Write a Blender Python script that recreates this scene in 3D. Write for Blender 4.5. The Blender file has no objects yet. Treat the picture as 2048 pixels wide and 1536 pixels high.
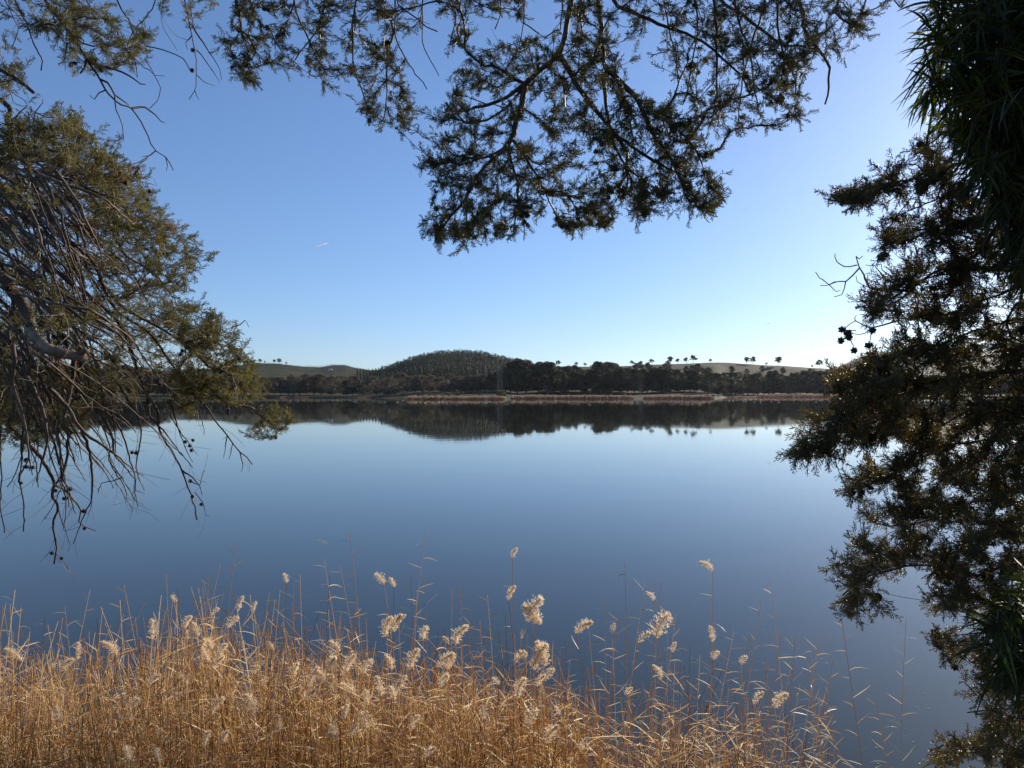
import bpy, math, random
import numpy as np
from mathutils import Vector, noise
R = math.radians
random.seed(7); rng = np.random.default_rng(7)
scene = bpy.context.scene
COL = scene.collection

# ------------------------------------------------------------------ camera
H = 3.6                                  # eye above the water
F = 1420.0                               # focal length in pixels of a 2048 wide picture
HY = 786.0                               # horizon row
cam = bpy.data.cameras.new('camera'); camo = bpy.data.objects.new('camera', cam); COL.objects.link(camo)
cam.sensor_width = 36; cam.lens = 36 * F / 2048
cam.shift_y = (HY - 768) / 2048
cam.clip_start = 0.05; cam.clip_end = 30000
camo.location = (0, 0, H); camo.rotation_euler = (R(90), 0, 0)
scene.camera = camo

# ------------------------------------------------------------------ sky, sun, exposure
SUN_AZ, SUN_EL = 40.0, 19.0              # clockwise from the view axis (+Y)
world = bpy.data.worlds.new('World'); scene.world = world; world.use_nodes = True
nt = world.node_tree; bg = nt.nodes['Background']
sky = nt.nodes.new('ShaderNodeTexSky'); sky.sky_type = 'NISHITA'; sky.sun_disc = False
sky.sun_elevation = R(SUN_EL); sky.sun_rotation = R(SUN_AZ)
sky.altitude = 600; sky.air_density = 1.0; sky.dust_density = 0.5; sky.ozone_density = 3.5
gm = nt.nodes.new('ShaderNodeGamma'); gm.inputs[1].default_value = 0.80      # the camera's soft contrast and white balance
wb = nt.nodes.new('ShaderNodeMix'); wb.data_type = 'RGBA'; wb.blend_type = 'MULTIPLY'; wb.inputs[0].default_value = 1; wb.inputs[7].default_value = (0.85, 1.01, 1.28, 1)
nt.links.new(sky.outputs[0], gm.inputs[0]); nt.links.new(gm.outputs[0], wb.inputs[6]); nt.links.new(wb.outputs[2], bg.inputs[0]); bg.inputs[1].default_value = 0.118
sd = bpy.data.lights.new('sun', 'SUN'); sd.energy = 5.0; sd.angle = R(0.5); sd.color = (1.0, 0.90, 0.76)
so = bpy.data.objects.new('sun', sd); COL.objects.link(so)
sv = Vector((math.sin(R(SUN_AZ)) * math.cos(R(SUN_EL)), math.cos(R(SUN_AZ)) * math.cos(R(SUN_EL)), math.sin(R(SUN_EL))))
so.rotation_euler = sv.to_track_quat('Z', 'Y').to_euler()
scene.view_settings.view_transform = 'Standard'; scene.view_settings.look = 'None'
scene.view_settings.exposure = 0.45; scene.view_settings.gamma = 1.0
scene.render.engine = 'CYCLES'
scene.cycles.max_bounces = 6; scene.cycles.transparent_max_bounces = 8

# ------------------------------------------------------------------ helpers
def P(px, py, d):                        # a picture position and a depth -> a place
    return np.array([(px - 1024) / F * d, d, H - (py - HY) / F * d])

def tag(o, label=None, cat=None, group=None, kind=None):
    if label: o['label'] = label
    if cat: o['category'] = cat
    if group: o['group'] = group
    if kind: o['kind'] = kind
    return o

def empty(name, loc=(0, 0, 0), rz=0.0, s=1.0):
    o = bpy.data.objects.new(name, None); COL.objects.link(o)
    o.location = loc; o.rotation_euler = (0, 0, rz); o.scale = (s, s, s); o.empty_display_size = 0.1
    return o

def mesh_np(name, verts, faces, mats, v=None, mi=None, smooth=False):
    """mesh data from arrays: faces is an (n,4) or (n,3) array"""
    verts = np.ascontiguousarray(verts, dtype=np.float32).reshape(-1, 3)
    faces = np.ascontiguousarray(faces, dtype=np.int32)
    me = bpy.data.meshes.new(name); n, k = faces.shape
    me.vertices.add(len(verts)); me.vertices.foreach_set('co', verts.ravel())
    me.loops.add(n * k); me.loops.foreach_set('vertex_index', faces.ravel())
    me.polygons.add(n)
    me.polygons.foreach_set('loop_start', np.arange(0, n * k, k, dtype=np.int32))
    me.polygons.foreach_set('loop_total', np.full(n, k, dtype=np.int32))
    if smooth: me.polygons.foreach_set('use_smooth', np.ones(n, dtype=bool))
    if not isinstance(mats, (list, tuple)): mats = [mats]
    for m in mats: me.materials.append(m)
    if mi is not None: me.polygons.foreach_set('material_index', np.asarray(mi, dtype=np.int32))
    me.update(calc_edges=True)
    if v is not None:
        a = me.attributes.new('v', 'FLOAT', 'FACE'); a.data.foreach_set('value', np.asarray(v, dtype=np.float32))
    return me

def obj(name, me, parent=None, loc=None):
    o = bpy.data.objects.new(name, me); COL.objects.link(o)
    if parent is not None:
        o.parent = parent
        if loc is None: o.location = -np.array(parent.location)    # mesh given in world places
    if loc is not None: o.location = loc
    return o

def quads(name, q, mats, v=None, mi=None):
    q = np.asarray(q, dtype=np.float32).reshape(-1, 4, 3)
    return mesh_np(name, q.reshape(-1, 3), np.arange(len(q) * 4).reshape(-1, 4), mats, v, mi)

def norm(a):
    a = np.asarray(a, float); return a / np.maximum(np.linalg.norm(a, axis=-1, keepdims=True), 1e-9)

def cr(pts, step):
    """Catmull-Rom through pts, resampled"""
    pts = np.asarray(pts, float)
    if len(pts) == 2: pts = np.array([pts[0], (pts[0] + pts[1]) / 2, pts[1]])
    p = np.vstack([2 * pts[0] - pts[1], pts, 2 * pts[-1] - pts[-2]]); out = []
    for i in range(1, len(p) - 2):
        n = max(1, int(np.linalg.norm(p[i + 1] - p[i]) / step))
        for t in np.arange(n) / n:
            out.append(0.5 * (2 * p[i] + (p[i + 1] - p[i - 1]) * t + (2 * p[i - 1] - 5 * p[i] + 4 * p[i + 1] - p[i + 2]) * t * t
                              + (-p[i - 1] + 3 * p[i] - 3 * p[i + 1] + p[i + 2]) * t ** 3))
    out.append(pts[-1]); return np.array(out)

class Tubes:
    def __init__(s): s.v = []; s.f = []; s.n = 0; s.a = []
    def add(s, pts, rad, sides=4, a=0.5, cap=False):
        pts = np.asarray(pts, float); k = len(pts); rad = np.broadcast_to(np.asarray(rad, float), (k,))
        t = np.gradient(pts, axis=0); t = norm(t)
        m = norm(t.mean(0) + 1e-6); ref = np.eye(3)[np.argmin(np.abs(m))]
        u = norm(np.cross(t, ref)); w = np.cross(t, u)
        an = np.arange(sides) / sides * 2 * math.pi
        ring = pts[:, None] + rad[:, None, None] * (np.cos(an)[None, :, None] * u[:, None] + np.sin(an)[None, :, None] * w[:, None])
        i = np.arange(k - 1)[:, None] * sides; j = np.arange(sides)[None]; j2 = (j + 1) % sides
        f = np.stack([i + j, i + j2, i + sides + j2, i + sides + j], -1).reshape(-1, 4) + s.n
        s.v.append(ring.reshape(-1, 3)); s.f.append(f); s.n += k * sides; s.a.append(np.full(len(f), a))
        if cap:
            b = s.n; s.v.append(np.array([pts[-1]])); s.n += 1
            o = b - sides; f = np.array([[o + q, o + (q + 1) % sides, b, b] for q in range(sides)])
            f = np.array([[o + (q), o + (q + 1) % sides, o + (q + 2) % sides, b] for q in range(0, sides - 1, 2)])
            s.f.append(f); s.a.append(np.full(len(f), a))
    def build(s, name, mat, parent=None, smooth=True, loc=None):
        me = mesh_np(name, np.vstack(s.v), np.vstack(s.f), mat, np.concatenate(s.a), smooth=smooth)
        return obj(name, me, parent, loc)
    def mesh(s, name, mat): return mesh_np(name, np.vstack(s.v), np.vstack(s.f), mat, np.concatenate(s.a), smooth=True)

def fbm(x, y, z=0.0): return noise.fractal(Vector((x, y, z)), 1.0, 2.0, 3)

# ------------------------------------------------------------------ materials
def mat(name, ramp, rough=0.7, trans=0.0, spec=0.3, noise_scale=0.0, noise_amt=0.4, bump=0.0, tint=None, stretch=None, objrand=0.0):
    """colour from the per-face value 'v' through a ramp, broken up with noise"""
    m = bpy.data.materials.new(name); m.use_nodes = True; t = m.node_tree; N = t.nodes; L = t.links
    b = N['Principled BSDF']; b.inputs['Roughness'].default_value = rough; b.inputs['Specular IOR Level'].default_value = spec
    at = N.new('ShaderNodeAttribute'); at.attribute_name = 'v'
    cr_ = N.new('ShaderNodeValToRGB'); el = cr_.color_ramp.elements
    while len(el) < len(ramp): el.new(0.5)
    for e, (p, c) in zip(el, ramp): e.position = p; e.color = (*c, 1)
    fac = at.outputs['Fac']
    if noise_scale:
        tc = N.new('ShaderNodeTexCoord'); nz = N.new('ShaderNodeTexNoise'); nz.inputs['Scale'].default_value = noise_scale
        nz.inputs['Detail'].default_value = 6
        src = tc.outputs['Object']
        if stretch:
            mp = N.new('ShaderNodeMapping'); mp.inputs['Scale'].default_value = stretch; L.new(src, mp.inputs[0]); src = mp.outputs[0]
        L.new(src, nz.inputs['Vector'])
        ma = N.new('ShaderNodeMath'); ma.operation = 'MULTIPLY_ADD'; ma.inputs[1].default_value = noise_amt * 2
        sb = N.new('ShaderNodeMath'); sb.operation = 'SUBTRACT'; sb.inputs[1].default_value = noise_amt
        L.new(nz.outputs['Fac'], ma.inputs[0]); L.new(fac, ma.inputs[2]); L.new(ma.outputs[0], sb.inputs[0]); fac = sb.outputs[0]
        if bump:
            bp = N.new('ShaderNodeBump'); bp.inputs['Strength'].default_value = bump; L.new(nz.outputs['Fac'], bp.inputs['Height']); L.new(bp.outputs[0], b.inputs['Normal'])
    if objrand:
        oi = N.new('ShaderNodeObjectInfo'); mo = N.new('ShaderNodeMath'); mo.operation = 'MULTIPLY_ADD'; mo.inputs[1].default_value = objrand
        L.new(oi.outputs['Random'], mo.inputs[0]); L.new(fac, mo.inputs[2])
        sc = N.new('ShaderNodeMath'); sc.operation = 'SUBTRACT'; sc.inputs[1].default_value = objrand / 2; L.new(mo.outputs[0], sc.inputs[0]); fac = sc.outputs[0]
    L.new(fac, cr_.inputs[0]); L.new(cr_.outputs[0], b.inputs['Base Color'])
    if trans:
        tr = N.new('ShaderNodeBsdfTranslucent'); mx = N.new('ShaderNodeMixShader'); mx.inputs[0].default_value = trans
        if tint:
            mm = N.new('ShaderNodeMix'); mm.data_type = 'RGBA'; mm.blend_type = 'MULTIPLY'; mm.inputs[0].default_value = 1
            L.new(cr_.outputs[0], mm.inputs[6]); mm.inputs[7].default_value = (*tint, 1); L.new(mm.outputs[2], tr.inputs[0])
        else: L.new(cr_.outputs[0], tr.inputs[0])
        L.new(b.outputs[0], mx.inputs[1]); L.new(tr.outputs[0], mx.inputs[2]); L.new(mx.outputs[0], N['Material Output'].inputs['Surface'])
    return m

M = {}
M['bark'] = mat('bark', [(0, (.026, .016, .011)), (.5, (.085, .052, .034)), (1, (.26, .17, .11))], 0.75, spec=.4, noise_scale=30, noise_amt=.5, bump=.9, stretch=(1, 1, .3))
M['dead_wood'] = mat('dead_wood', [(0, (.045, .028, .018)), (.5, (.20, .135, .09)), (1, (.46, .34, .24))], 0.7, spec=.4, noise_scale=26, noise_amt=.7, bump=1.0, stretch=(1, 1, .35))
M['twig'] = mat('twig', [(0, (.030, .018, .011)), (.5, (.105, .063, .038)), (1, (.30, .195, .125))], 0.55, spec=.5)
CYP = [(0, (.040, .038, .017)), (.45, (.085, .082, .032)), (.84, (.140, .122, .045)), (.90, (.15, .105, .045)), (1, (.17, .095, .045))]
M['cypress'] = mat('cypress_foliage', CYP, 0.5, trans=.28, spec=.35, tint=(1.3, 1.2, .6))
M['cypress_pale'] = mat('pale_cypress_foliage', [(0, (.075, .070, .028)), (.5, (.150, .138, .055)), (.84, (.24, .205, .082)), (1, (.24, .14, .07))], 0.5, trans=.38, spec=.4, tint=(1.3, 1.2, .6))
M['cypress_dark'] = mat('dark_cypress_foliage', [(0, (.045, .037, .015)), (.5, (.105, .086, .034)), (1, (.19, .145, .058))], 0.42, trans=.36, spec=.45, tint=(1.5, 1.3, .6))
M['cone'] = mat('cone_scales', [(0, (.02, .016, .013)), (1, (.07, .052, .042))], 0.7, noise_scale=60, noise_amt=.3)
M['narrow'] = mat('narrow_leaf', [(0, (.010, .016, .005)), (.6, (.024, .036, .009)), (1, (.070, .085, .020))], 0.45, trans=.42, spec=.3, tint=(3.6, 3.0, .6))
M['gum'] = mat('gum_foliage', [(0, (.055, .052, .024)), (.5, (.095, .084, .040)), (1, (.155, .130, .062))], 0.7, trans=.35, objrand=.5)
M['gum_grey'] = mat('grey_gum_foliage', [(0, (.09, .075, .045)), (.5, (.145, .118, .072)), (1, (.22, .175, .105))], 0.7, trans=.35, objrand=.45)
M['gum_dark'] = mat('dark_tree_foliage', [(0, (.036, .034, .016)), (.5, (.078, .069, .032)), (1, (.155, .128, .058))], 0.7, trans=.28, objrand=.5)
M['pine'] = mat('pine_foliage', [(0, (.014, .022, .013)), (.5, (.034, .045, .024)), (1, (.095, .098, .045))], 0.7, trans=.12, objrand=.5)
M['fartrunk'] = mat('far_trunk', [(0, (.10, .085, .07)), (1, (.30, .27, .23))], 0.8)
M['reed'] = mat('dry_reed', [(0, (.20, .09, .025)), (.35, (.54, .31, .11)), (.7, (.80, .56, .27)), (1, (.90, .75, .49))], 0.45, trans=.45, spec=.4)
M['reedgreen'] = mat('green_reed_leaf', [(0, (.10, .11, .02)), (1, (.35, .26, .03))], 0.5, trans=.35)
M['plume'] = mat('reed_plume', [(0, (.78, .58, .37)), (.5, (.90, .74, .52)), (1, (.93, .84, .68))], 0.8, trans=.6, spec=.1)
M['farreed'] = mat('far_reed', [(0, (.20, .115, .075)), (.5, (.33, .215, .145)), (1, (.46, .33, .23))], 0.8, trans=.35)
M['white'] = mat('white_feathers', [(0, (.7, .68, .64)), (1, (.82, .8, .78))], 0.7)
M['bill'] = mat('bill', [(0, (.25, .12, .04)), (1, (.3, .15, .05))], 0.5)
M['shrub'] = mat('shrub_foliage', [(0, (.030, .035, .014)), (.6, (.075, .080, .026)), (1, (.20, .19, .045))], 0.7, trans=.15)
M['pinktwig'] = mat('bare_shrub_twigs', [(0, (.16, .09, .07)), (1, (.26, .16, .12))], 0.7)

# ------------------------------------------------------------------ terrain
def tbl(s): a = np.array(s, float).reshape(-1, 2); return lambda x: np.interp(x, a[:, 0], a[:, 1])
SHORE = tbl([-3000,520, -600,470, 0,480, 400,520, 540,540, 700,520, 800,450, 830,412, 1010,412, 1030,446, 1270,450, 1430,455, 1450,540, 1520,612, 1700,620, 1800,500, 2048,380, 2600,300, 5000,260])
CREST_D = tbl([-3000,1200, 0,1300, 300,1400, 470,1500, 660,1500, 730,1350, 800,1150, 850,1100, 960,1100, 1100,1000, 1240,900, 1650,900, 1800,950, 2048,700, 5000,600])
CREST_Y = tbl([-3000,740, 0,742, 300,742, 440,737, 470,732, 510,727, 560,728, 610,734, 640,735, 665,731, 690,731, 715,737, 740,741, 770,739, 800,732, 830,723, 850,718, 880,712, 920,710, 960,713, 1000,722, 1040,730, 1100,733, 1180,733, 1240,732, 1290,730, 1340,728, 1400,726, 1450,726, 1500,728, 1560,731, 1600,734, 1650,737, 1700,739, 1800,742, 1900,752, 2048,758, 5000,750])
FAR_Y = tbl([-3000,765, 1500,765, 1650,742, 1685,731, 1705,722, 1730,713, 1760,708, 1800,703, 1860,698, 1950,704, 2100,715, 2600,735, 5000,750])
FAR_D = 2600.0
def far_z(px, d):
    """land beyond the lake at picture column px and depth d"""
    s = SHORE(px); c = CREST_D(px); zc = H + (HY - CREST_Y(px)) / F * c; zf = H + (HY - FAR_Y(px)) / F * FAR_D
    z1 = 3.2
    u = np.clip((d - s - 110) / np.maximum(c - s - 110, 1), 0, 1); w = u * u * (3 - 2 * u) * .55 + u * .45
    z = np.where(d < s, np.maximum(-2.5, (d - s) * .12), np.where(d < s + 110, .35 + (d - s) / 110 * (z1 - .35), z1 + (zc - z1) * w))
    b = np.clip((d - c) / 550, 0, 1); z = np.where(d > c, zc * (1 - .45 * b * b * (3 - 2 * b)), z)
    q = np.clip((d - c - 550) / np.maximum(FAR_D - c - 550, 1), 0, 1); z = np.where(d > c + 550, .55 * zc + (zf - .55 * zc) * q * q * (3 - 2 * q), z)
    g = np.clip((d - FAR_D) / 2500, 0, 1); z = np.where(d > FAR_D, zf * (1 - .7 * g), z)
    return z
def near_z(x, y):
    a = np.clip((y - 0.6) / 3.8, 0, 1); return np.where(y < 4.4, 2.0 * (1 - a ** 1.3), -(y - 4.4) * .3)

phi = np.radians(np.unique(np.concatenate([np.arange(-180, -46, 3.0), np.arange(-46, 46, .16), np.arange(46, 181, 3.0)])))
rad = np.concatenate([[0.3, 1, 2, 3, 4, 5, 6, 7, 8, 9, 10, 14, 25, 60, 120, 200, 280], np.arange(300, 1700, 14), np.arange(1700, 3400, 60), np.geomspace(3500, 5000, 6)])
PH, RD = np.meshgrid(phi, rad, indexing='ij')
X = np.sin(PH) * RD; Y = np.cos(PH) * RD
cp = np.cos(np.clip(PH, R(-62), R(62))); dep = RD * cp; pxx = 1024 + F * np.tan(np.clip(PH, R(-62), R(62)))
zf_ = far_z(pxx, dep); zf_ = np.where(np.abs(PH) > R(88), -9, zf_)
bumpz = np.array([fbm(a / 60, b / 60, 3) for a, b in zip(X.ravel(), Y.ravel())]).reshape(X.shape)
Zg = np.maximum(zf_ + np.where(zf_ > .6, bumpz * np.clip(RD / 900, 0, 1.2), 0), near_z(X, Y)) 
ni, nj = X.shape
idx = np.arange(ni * nj).reshape(ni, nj)
fc = np.stack([idx[:-1, :-1], idx[:-1, 1:], idx[1:, 1:], idx[1:, :-1]], -1).reshape(-1, 4)

def ground_mat():
    m = bpy.data.materials.new('ground'); m.use_nodes = True; t = m.node_tree; N = t.nodes; L = t.links; b = N['Principled BSDF']
    b.inputs['Roughness'].default_value = .9; b.inputs['Specular IOR Level'].default_value = .1
    tc = N.new('ShaderNodeTexCoord')
    def nz(s, d=5):
        n = N.new('ShaderNodeTexNoise'); n.inputs['Scale'].default_value = s; n.inputs['Detail'].default_value = d; L.new(tc.outputs['Object'], n.inputs[0]); return n
    a, c = nz(.006), nz(.09, 8)
    r1 = N.new('ShaderNodeValToRGB'); e = r1.color_ramp.elements; e[0].position = .38; e[0].color = (.026, .034, .010, 1); e[1].position = .68; e[1].color = (.072, .066, .024, 1)
    r2 = N.new('ShaderNodeValToRGB'); e = r2.color_ramp.elements; e[0].position = .3; e[0].color = (.45, .42, .38, 1); e[1].position = .7; e[1].color = (1.15, 1.1, 1.0, 1)
    L.new(a.outputs[0], r1.inputs[0]); L.new(c.outputs[0], r2.inputs[0])
    mm = N.new('ShaderNodeMix'); mm.data_type = 'RGBA'; mm.blend_type = 'MULTIPLY'; mm.inputs[0].default_value = 1
    L.new(r1.outputs[0], mm.inputs[6]); L.new(r2.outputs[0], mm.inputs[7]); L.new(mm.outputs[2], b.inputs['Base Color'])
    return m
g = obj('ground', mesh_np('ground', np.stack([X, Y, Zg], -1), fc, ground_mat(), smooth=True)); g['kind'] = 'structure'

def ter(px, d):                          # terrain height used when standing things on it
    x = (px - 1024) / F * d; z = float(far_z(px, d))
    return z + (fbm(x / 60, d / 60, 3) * min(d / 900, 1.2) if z > .6 else 0)

# ------------------------------------------------------------------ water
def water_mat():
    m = bpy.data.materials.new('water'); m.use_nodes = True; t = m.node_tree; N = t.nodes; L = t.links; b = N['Principled BSDF']
    b.inputs['Base Color'].default_value = (.018, .017, .006, 1); b.inputs['Roughness'].default_value = .035; b.inputs['IOR'].default_value = 1.60
    wn = N.new('ShaderNodeTexNoise'); wn.inputs['Scale'].default_value = .02; wn.inputs['Detail'].default_value = 5; wm = N.new('ShaderNodeMapping'); wm.inputs['Scale'].default_value = (.25, 1.6, 1)
    wr = N.new('ShaderNodeMapRange'); wr.inputs[1].default_value = .42; wr.inputs[2].default_value = .70; wr.inputs[3].default_value = .018; wr.inputs[4].default_value = .048
    b.inputs['Specular Tint'].default_value = (1, .97, .72, 1); geo = N.new('ShaderNodeNewGeometry')
    L.new(geo.outputs['Position'], wm.inputs[0]); L.new(wm.outputs[0], wn.inputs[0]); L.new(wn.outputs[0], wr.inputs[0]); L.new(wr.outputs[0], b.inputs['Roughness'])
    mp = N.new('ShaderNodeMapping'); mp.inputs['Scale'].default_value = (.5, 1.4, 1); L.new(geo.outputs['Position'], mp.inputs[0])
    n1 = N.new('ShaderNodeTexNoise'); n1.inputs['Scale'].default_value = .35; n1.inputs['Detail'].default_value = 3; L.new(mp.outputs[0], n1.inputs[0])
    bp = N.new('ShaderNodeBump'); bp.inputs['Strength'].default_value = .05; bp.inputs['Distance'].default_value = .06
    L.new(n1.outputs[0], bp.inputs['Height']); L.new(bp.outputs[0], b.inputs['Normal'])
    return m
wv = np.array([[-4000, 1.5, 0], [4000, 1.5, 0], [4000, 1100, 0], [-4000, 1100, 0]])
w = obj('water', mesh_np('water', wv, np.array([[0, 1, 2, 3]]), water_mat())); w['kind'] = 'structure'

# ------------------------------------------------------------------ far trees
def rot_from(n):
    n = norm(n); ref = np.array([0, 0, 1.0]) if abs(n[2]) < .9 else np.array([1.0, 0, 0]); u = norm(np.cross(n, ref)); return u, np.cross(n, u)

def leaf_cloud(centres, radii, n, size, r, flat=.75):
    """n small leaf-clump faces spread through each ellipsoid; returns quads and v"""
    Q = []; V = []
    for c, rr in zip(centres, radii):
        k = max(8, int(n * (rr ** 2)))
        d = norm(r.normal(size=(k, 3))); q = r.uniform(.25, 1, (k, 1)) ** .4
        p = c + d * q * rr * np.array([1, 1, flat])
        nn = norm(d + r.normal(size=(k, 3)) * .7)
        ref = norm(r.normal(size=(k, 3))); u = norm(np.cross(nn, ref)); w_ = np.cross(nn, u)
        s = size * r.uniform(.6, 1.4, (k, 1)); s2 = s * r.uniform(.4, .9, (k, 1))
        Q.append(np.stack([p - u * s, p - w_ * s2, p + u * s * 1.1, p + w_ * s2], 1)); V.append(np.clip(r.normal(.5, .30) + r.normal(0, .12, k), 0, 1))
    return np.concatenate(Q), np.concatenate(V)

def gum_meshes(seed, height=16.0, spread=.34, bare=.35, lobes=16, leaf=.38, n=95, m='gum', low=False, crownr=(.045, .095)):
    r = np.random.default_rng(seed); T = Tubes(); C = []; RR = []
    lean = r.normal(0, .05, 2); top = np.array([lean[0] * height, lean[1] * height, height * .8])
    fork = height * (bare * r.uniform(.6, 1))
    tp = np.array([[0, 0, -1.2], [lean[0] * fork * .3, lean[1] * fork * .3, fork * .5], [lean[0] * fork, lean[1] * fork, fork]])
    T.add(cr(tp, 1), np.linspace(height * .022, height * .015, len(cr(tp, 1))), 6)
    for i in range(lobes):
        a = r.uniform(0, 2 * math.pi); u = r.uniform(0, 1); hz = height * (bare + (1 - bare) * (u ** .8)) * .93
        if low: hz = height * r.uniform(.12, .93)
        prof = math.sin(math.pi * min(1, max(.12, (hz / height - bare * .6) / (1 - bare * .6))) ** .8)
        rr = height * spread * r.uniform(.35, 1) * max(.25, prof)
        c = np.array([math.cos(a) * rr + lean[0] * hz, math.sin(a) * rr + lean[1] * hz, hz]); C.append(c); RR.append(height * r.uniform(*crownr))
        mid = (tp[-1] + c) / 2 + np.array([0, 0, -.05 * height]) * r.uniform(0, 1)
        ch = cr([tp[-1] if hz > fork else tp[1], mid, c], 1.2); T.add(ch, np.linspace(height * .010, height * .003, len(ch)), 4, a=r.uniform(0, 1))
    q, v = leaf_cloud(C, RR, n, leaf, r)
    return T.mesh('trunk', M['fartrunk']), quads('crown', q, M[m], v)

def pine_quads(seed, h=8.0, k=150, w=.40, size=.45):
    r = np.random.default_rng(seed); z = r.uniform(.05, 1, k) ** .8; a = r.uniform(0, 2 * math.pi, k)
    rr = h * w * (1 - z) ** .75 * r.uniform(.5, 1.08, k) + .05; p = np.stack([np.cos(a) * rr, np.sin(a) * rr, z * h], 1)
    out = np.stack([np.cos(a), np.sin(a), np.full(k, -.15)], 1); side = np.stack([-np.sin(a), np.cos(a), r.normal(0, .3, k)], 1)
    s = size * r.uniform(.6, 1.3, (k, 1)) * (1.2 - z[:, None] * .6)
    q = np.stack([p - side * s * .6, p - out * s * .3 + [0, 0, .5], p + side * s * .6, p + out * s * 1.1 - np.array([0, 0, .25])], 1)
    return q, np.clip(r.normal(.5, .2, k), 0, 1)

def far_tree(kind, px, d, h, name, label, cat, group=None, rz=None, z=None, sx=1.0):
    tm, cm, h0 = kind
    x = (px - 1024) / F * d; z = ter(px, d) if z is None else z
    e = empty(name, (x, d, z), random.uniform(0, 6.28) if rz is None else rz)
    s = h / h0; e.scale = (s * sx, s * sx, s)
    for nm, me in (('trunk', tm), ('crown', cm)):
        o = bpy.data.objects.new(nm, me); COL.objects.link(o); o.parent = e
    return tag(e, label, cat, group)

KG = [(*gum_meshes(20 + i, 16, .48, .16, 64, .20, 95, 'gum_grey'), 16) for i in range(6)]           # pale airy gums
KD = [(*gum_meshes(40 + i, 20, .36, .10, 85, .26, 80, 'gum_dark', low=(i % 2 == 0)), 20) for i in range(6)]  # dark full trees
KM = [(*gum_meshes(60 + i, 18, .38, .14, 75, .24, 85, 'gum', low=(i % 2 == 0)), 18) for i in range(6)]
KO = [(*gum_meshes(80 + i, 10, .40, .44, 26, .20, 170, 'gum_dark', crownr=(.07, .12)), 10) for i in range(5)]            # open paddock gums

TOP = tbl([-400,735, 0,735, 100,728, 200,722, 300,733, 350,745, 540,753, 560,751, 600,746, 640,749, 680,745, 720,752, 760,750, 800,746, 850,748, 870,747, 900,752, 950,750, 985,745, 1005,738, 1015,722, 1030,714, 1045,716, 1060,723, 1080,719, 1100,724, 1130,732, 1160,734, 1190,733, 1200,723, 1215,718, 1230,720, 1245,730, 1265,738, 1275,730, 1290,738, 1310,736, 1330,726, 1340,728, 1355,736, 1375,734, 1395,743, 1420,747, 1450,739, 1465,746, 1500,748, 1530,741, 1545,736, 1560,745, 1600,742, 1650,739, 1665,748, 1700,751, 1750,748, 2048,745, 2400,745])
def h_for(px, d, ytop): return H + (HY - ytop) / F * d - ter(px, d)
def region(px):
    if px < 330: return ('gums behind the left cypress', 'gum on the far shore glimpsed through the left cypress')
    if px < 700: return ('grey gums left of the shore grass', 'grey gum on the far shore left of the pine hill')
    if px < 1008: return ('grey gums below the pine hill', 'grey brown gum on the far shore below the pine hill')
    if px < 1135: return ('tallest trees of the far shore', 'very tall dark tree in the highest clump of the far shore')
    if px < 1260: return ('rounded dark shore trees', 'dark rounded tree on the far shore right of the tallest clump')
    if px < 1410: return ('dark trees left of the paddock slope', 'dark dense tree on the far shore below the first skyline gums')
    if px < 1530: return ('olive trees under the paddock', 'olive brown tree on the far shore below the open grassy slope')
    return ('dark trees at the right of the far shore', 'dark bushy tree on the far shore near the right cypress')
def sized(l, g, h, px, row):
    w = 'low' if h < 14.5 else ('mid height' if h < 19 else 'towering'); half = 'left half' if (px % 200) < 100 else 'right half'
    l = l.replace('tall ', '').replace('very ', ''); return (f'{w} {l}, {row} row'.replace('on the far shore', 'across the lake'), 'tree', f'{g}, {w}, {row} row')
px = -60.0
while px < 2120:
    d = SHORE(px) + (105 if px > 800 and px < 1430 else 30) + random.uniform(0, 40)
    g_, l_ = region(px)
    big = px > 1008 and px < 1410
    ks = KG if 330 < px < 1008 else (KD if (px < 330 or big or px > 1530) else KM)
    yt = float(TOP(px)) + random.choice([-2, 0, 1, 3, 7, 12])
    h = h_for(px, d, yt)
    far_tree(random.choice(ks), px, d, h, 'gum_tree' if ks is KG else 'shore_tree', *sized(l_, g_, h, px, 'front'), sx=1.35)
    px += h * (.36 if ks is KG else .30) / d * F * random.uniform(.7, 1.2)
px = 330.0                               # second row, further up the bank
while px < 1760:
    d = SHORE(px) + 165 + random.uniform(0, 90); g_, l_ = region(px)
    ks = KG if px < 1008 else random.choice([KM, KD])
    h = h_for(px, d, float(TOP(px)) + random.uniform(2, 12))
    h = min(max(h, 8), 24)
    far_tree(random.choice(ks), px, d, h, 'gum_tree' if ks is KG else 'shore_tree', *sized(l_, g_, h, px, 'back'), sx=1.35)
    px += random.uniform(7, 20)
for k in range(75):                      # third row, on the rising slope
    px = random.choice([random.uniform(1100, 1700), random.uniform(1130, 1420), random.uniform(1650, 2040)])
    d = random.uniform(640, 800)
    far_tree(random.choice(KM), px, d, random.uniform(6, 11), 'slope_tree', 'small olive tree on the scrubby slope above the shore trees', 'tree', 'scrub trees up the slope', sx=1.6)

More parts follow.
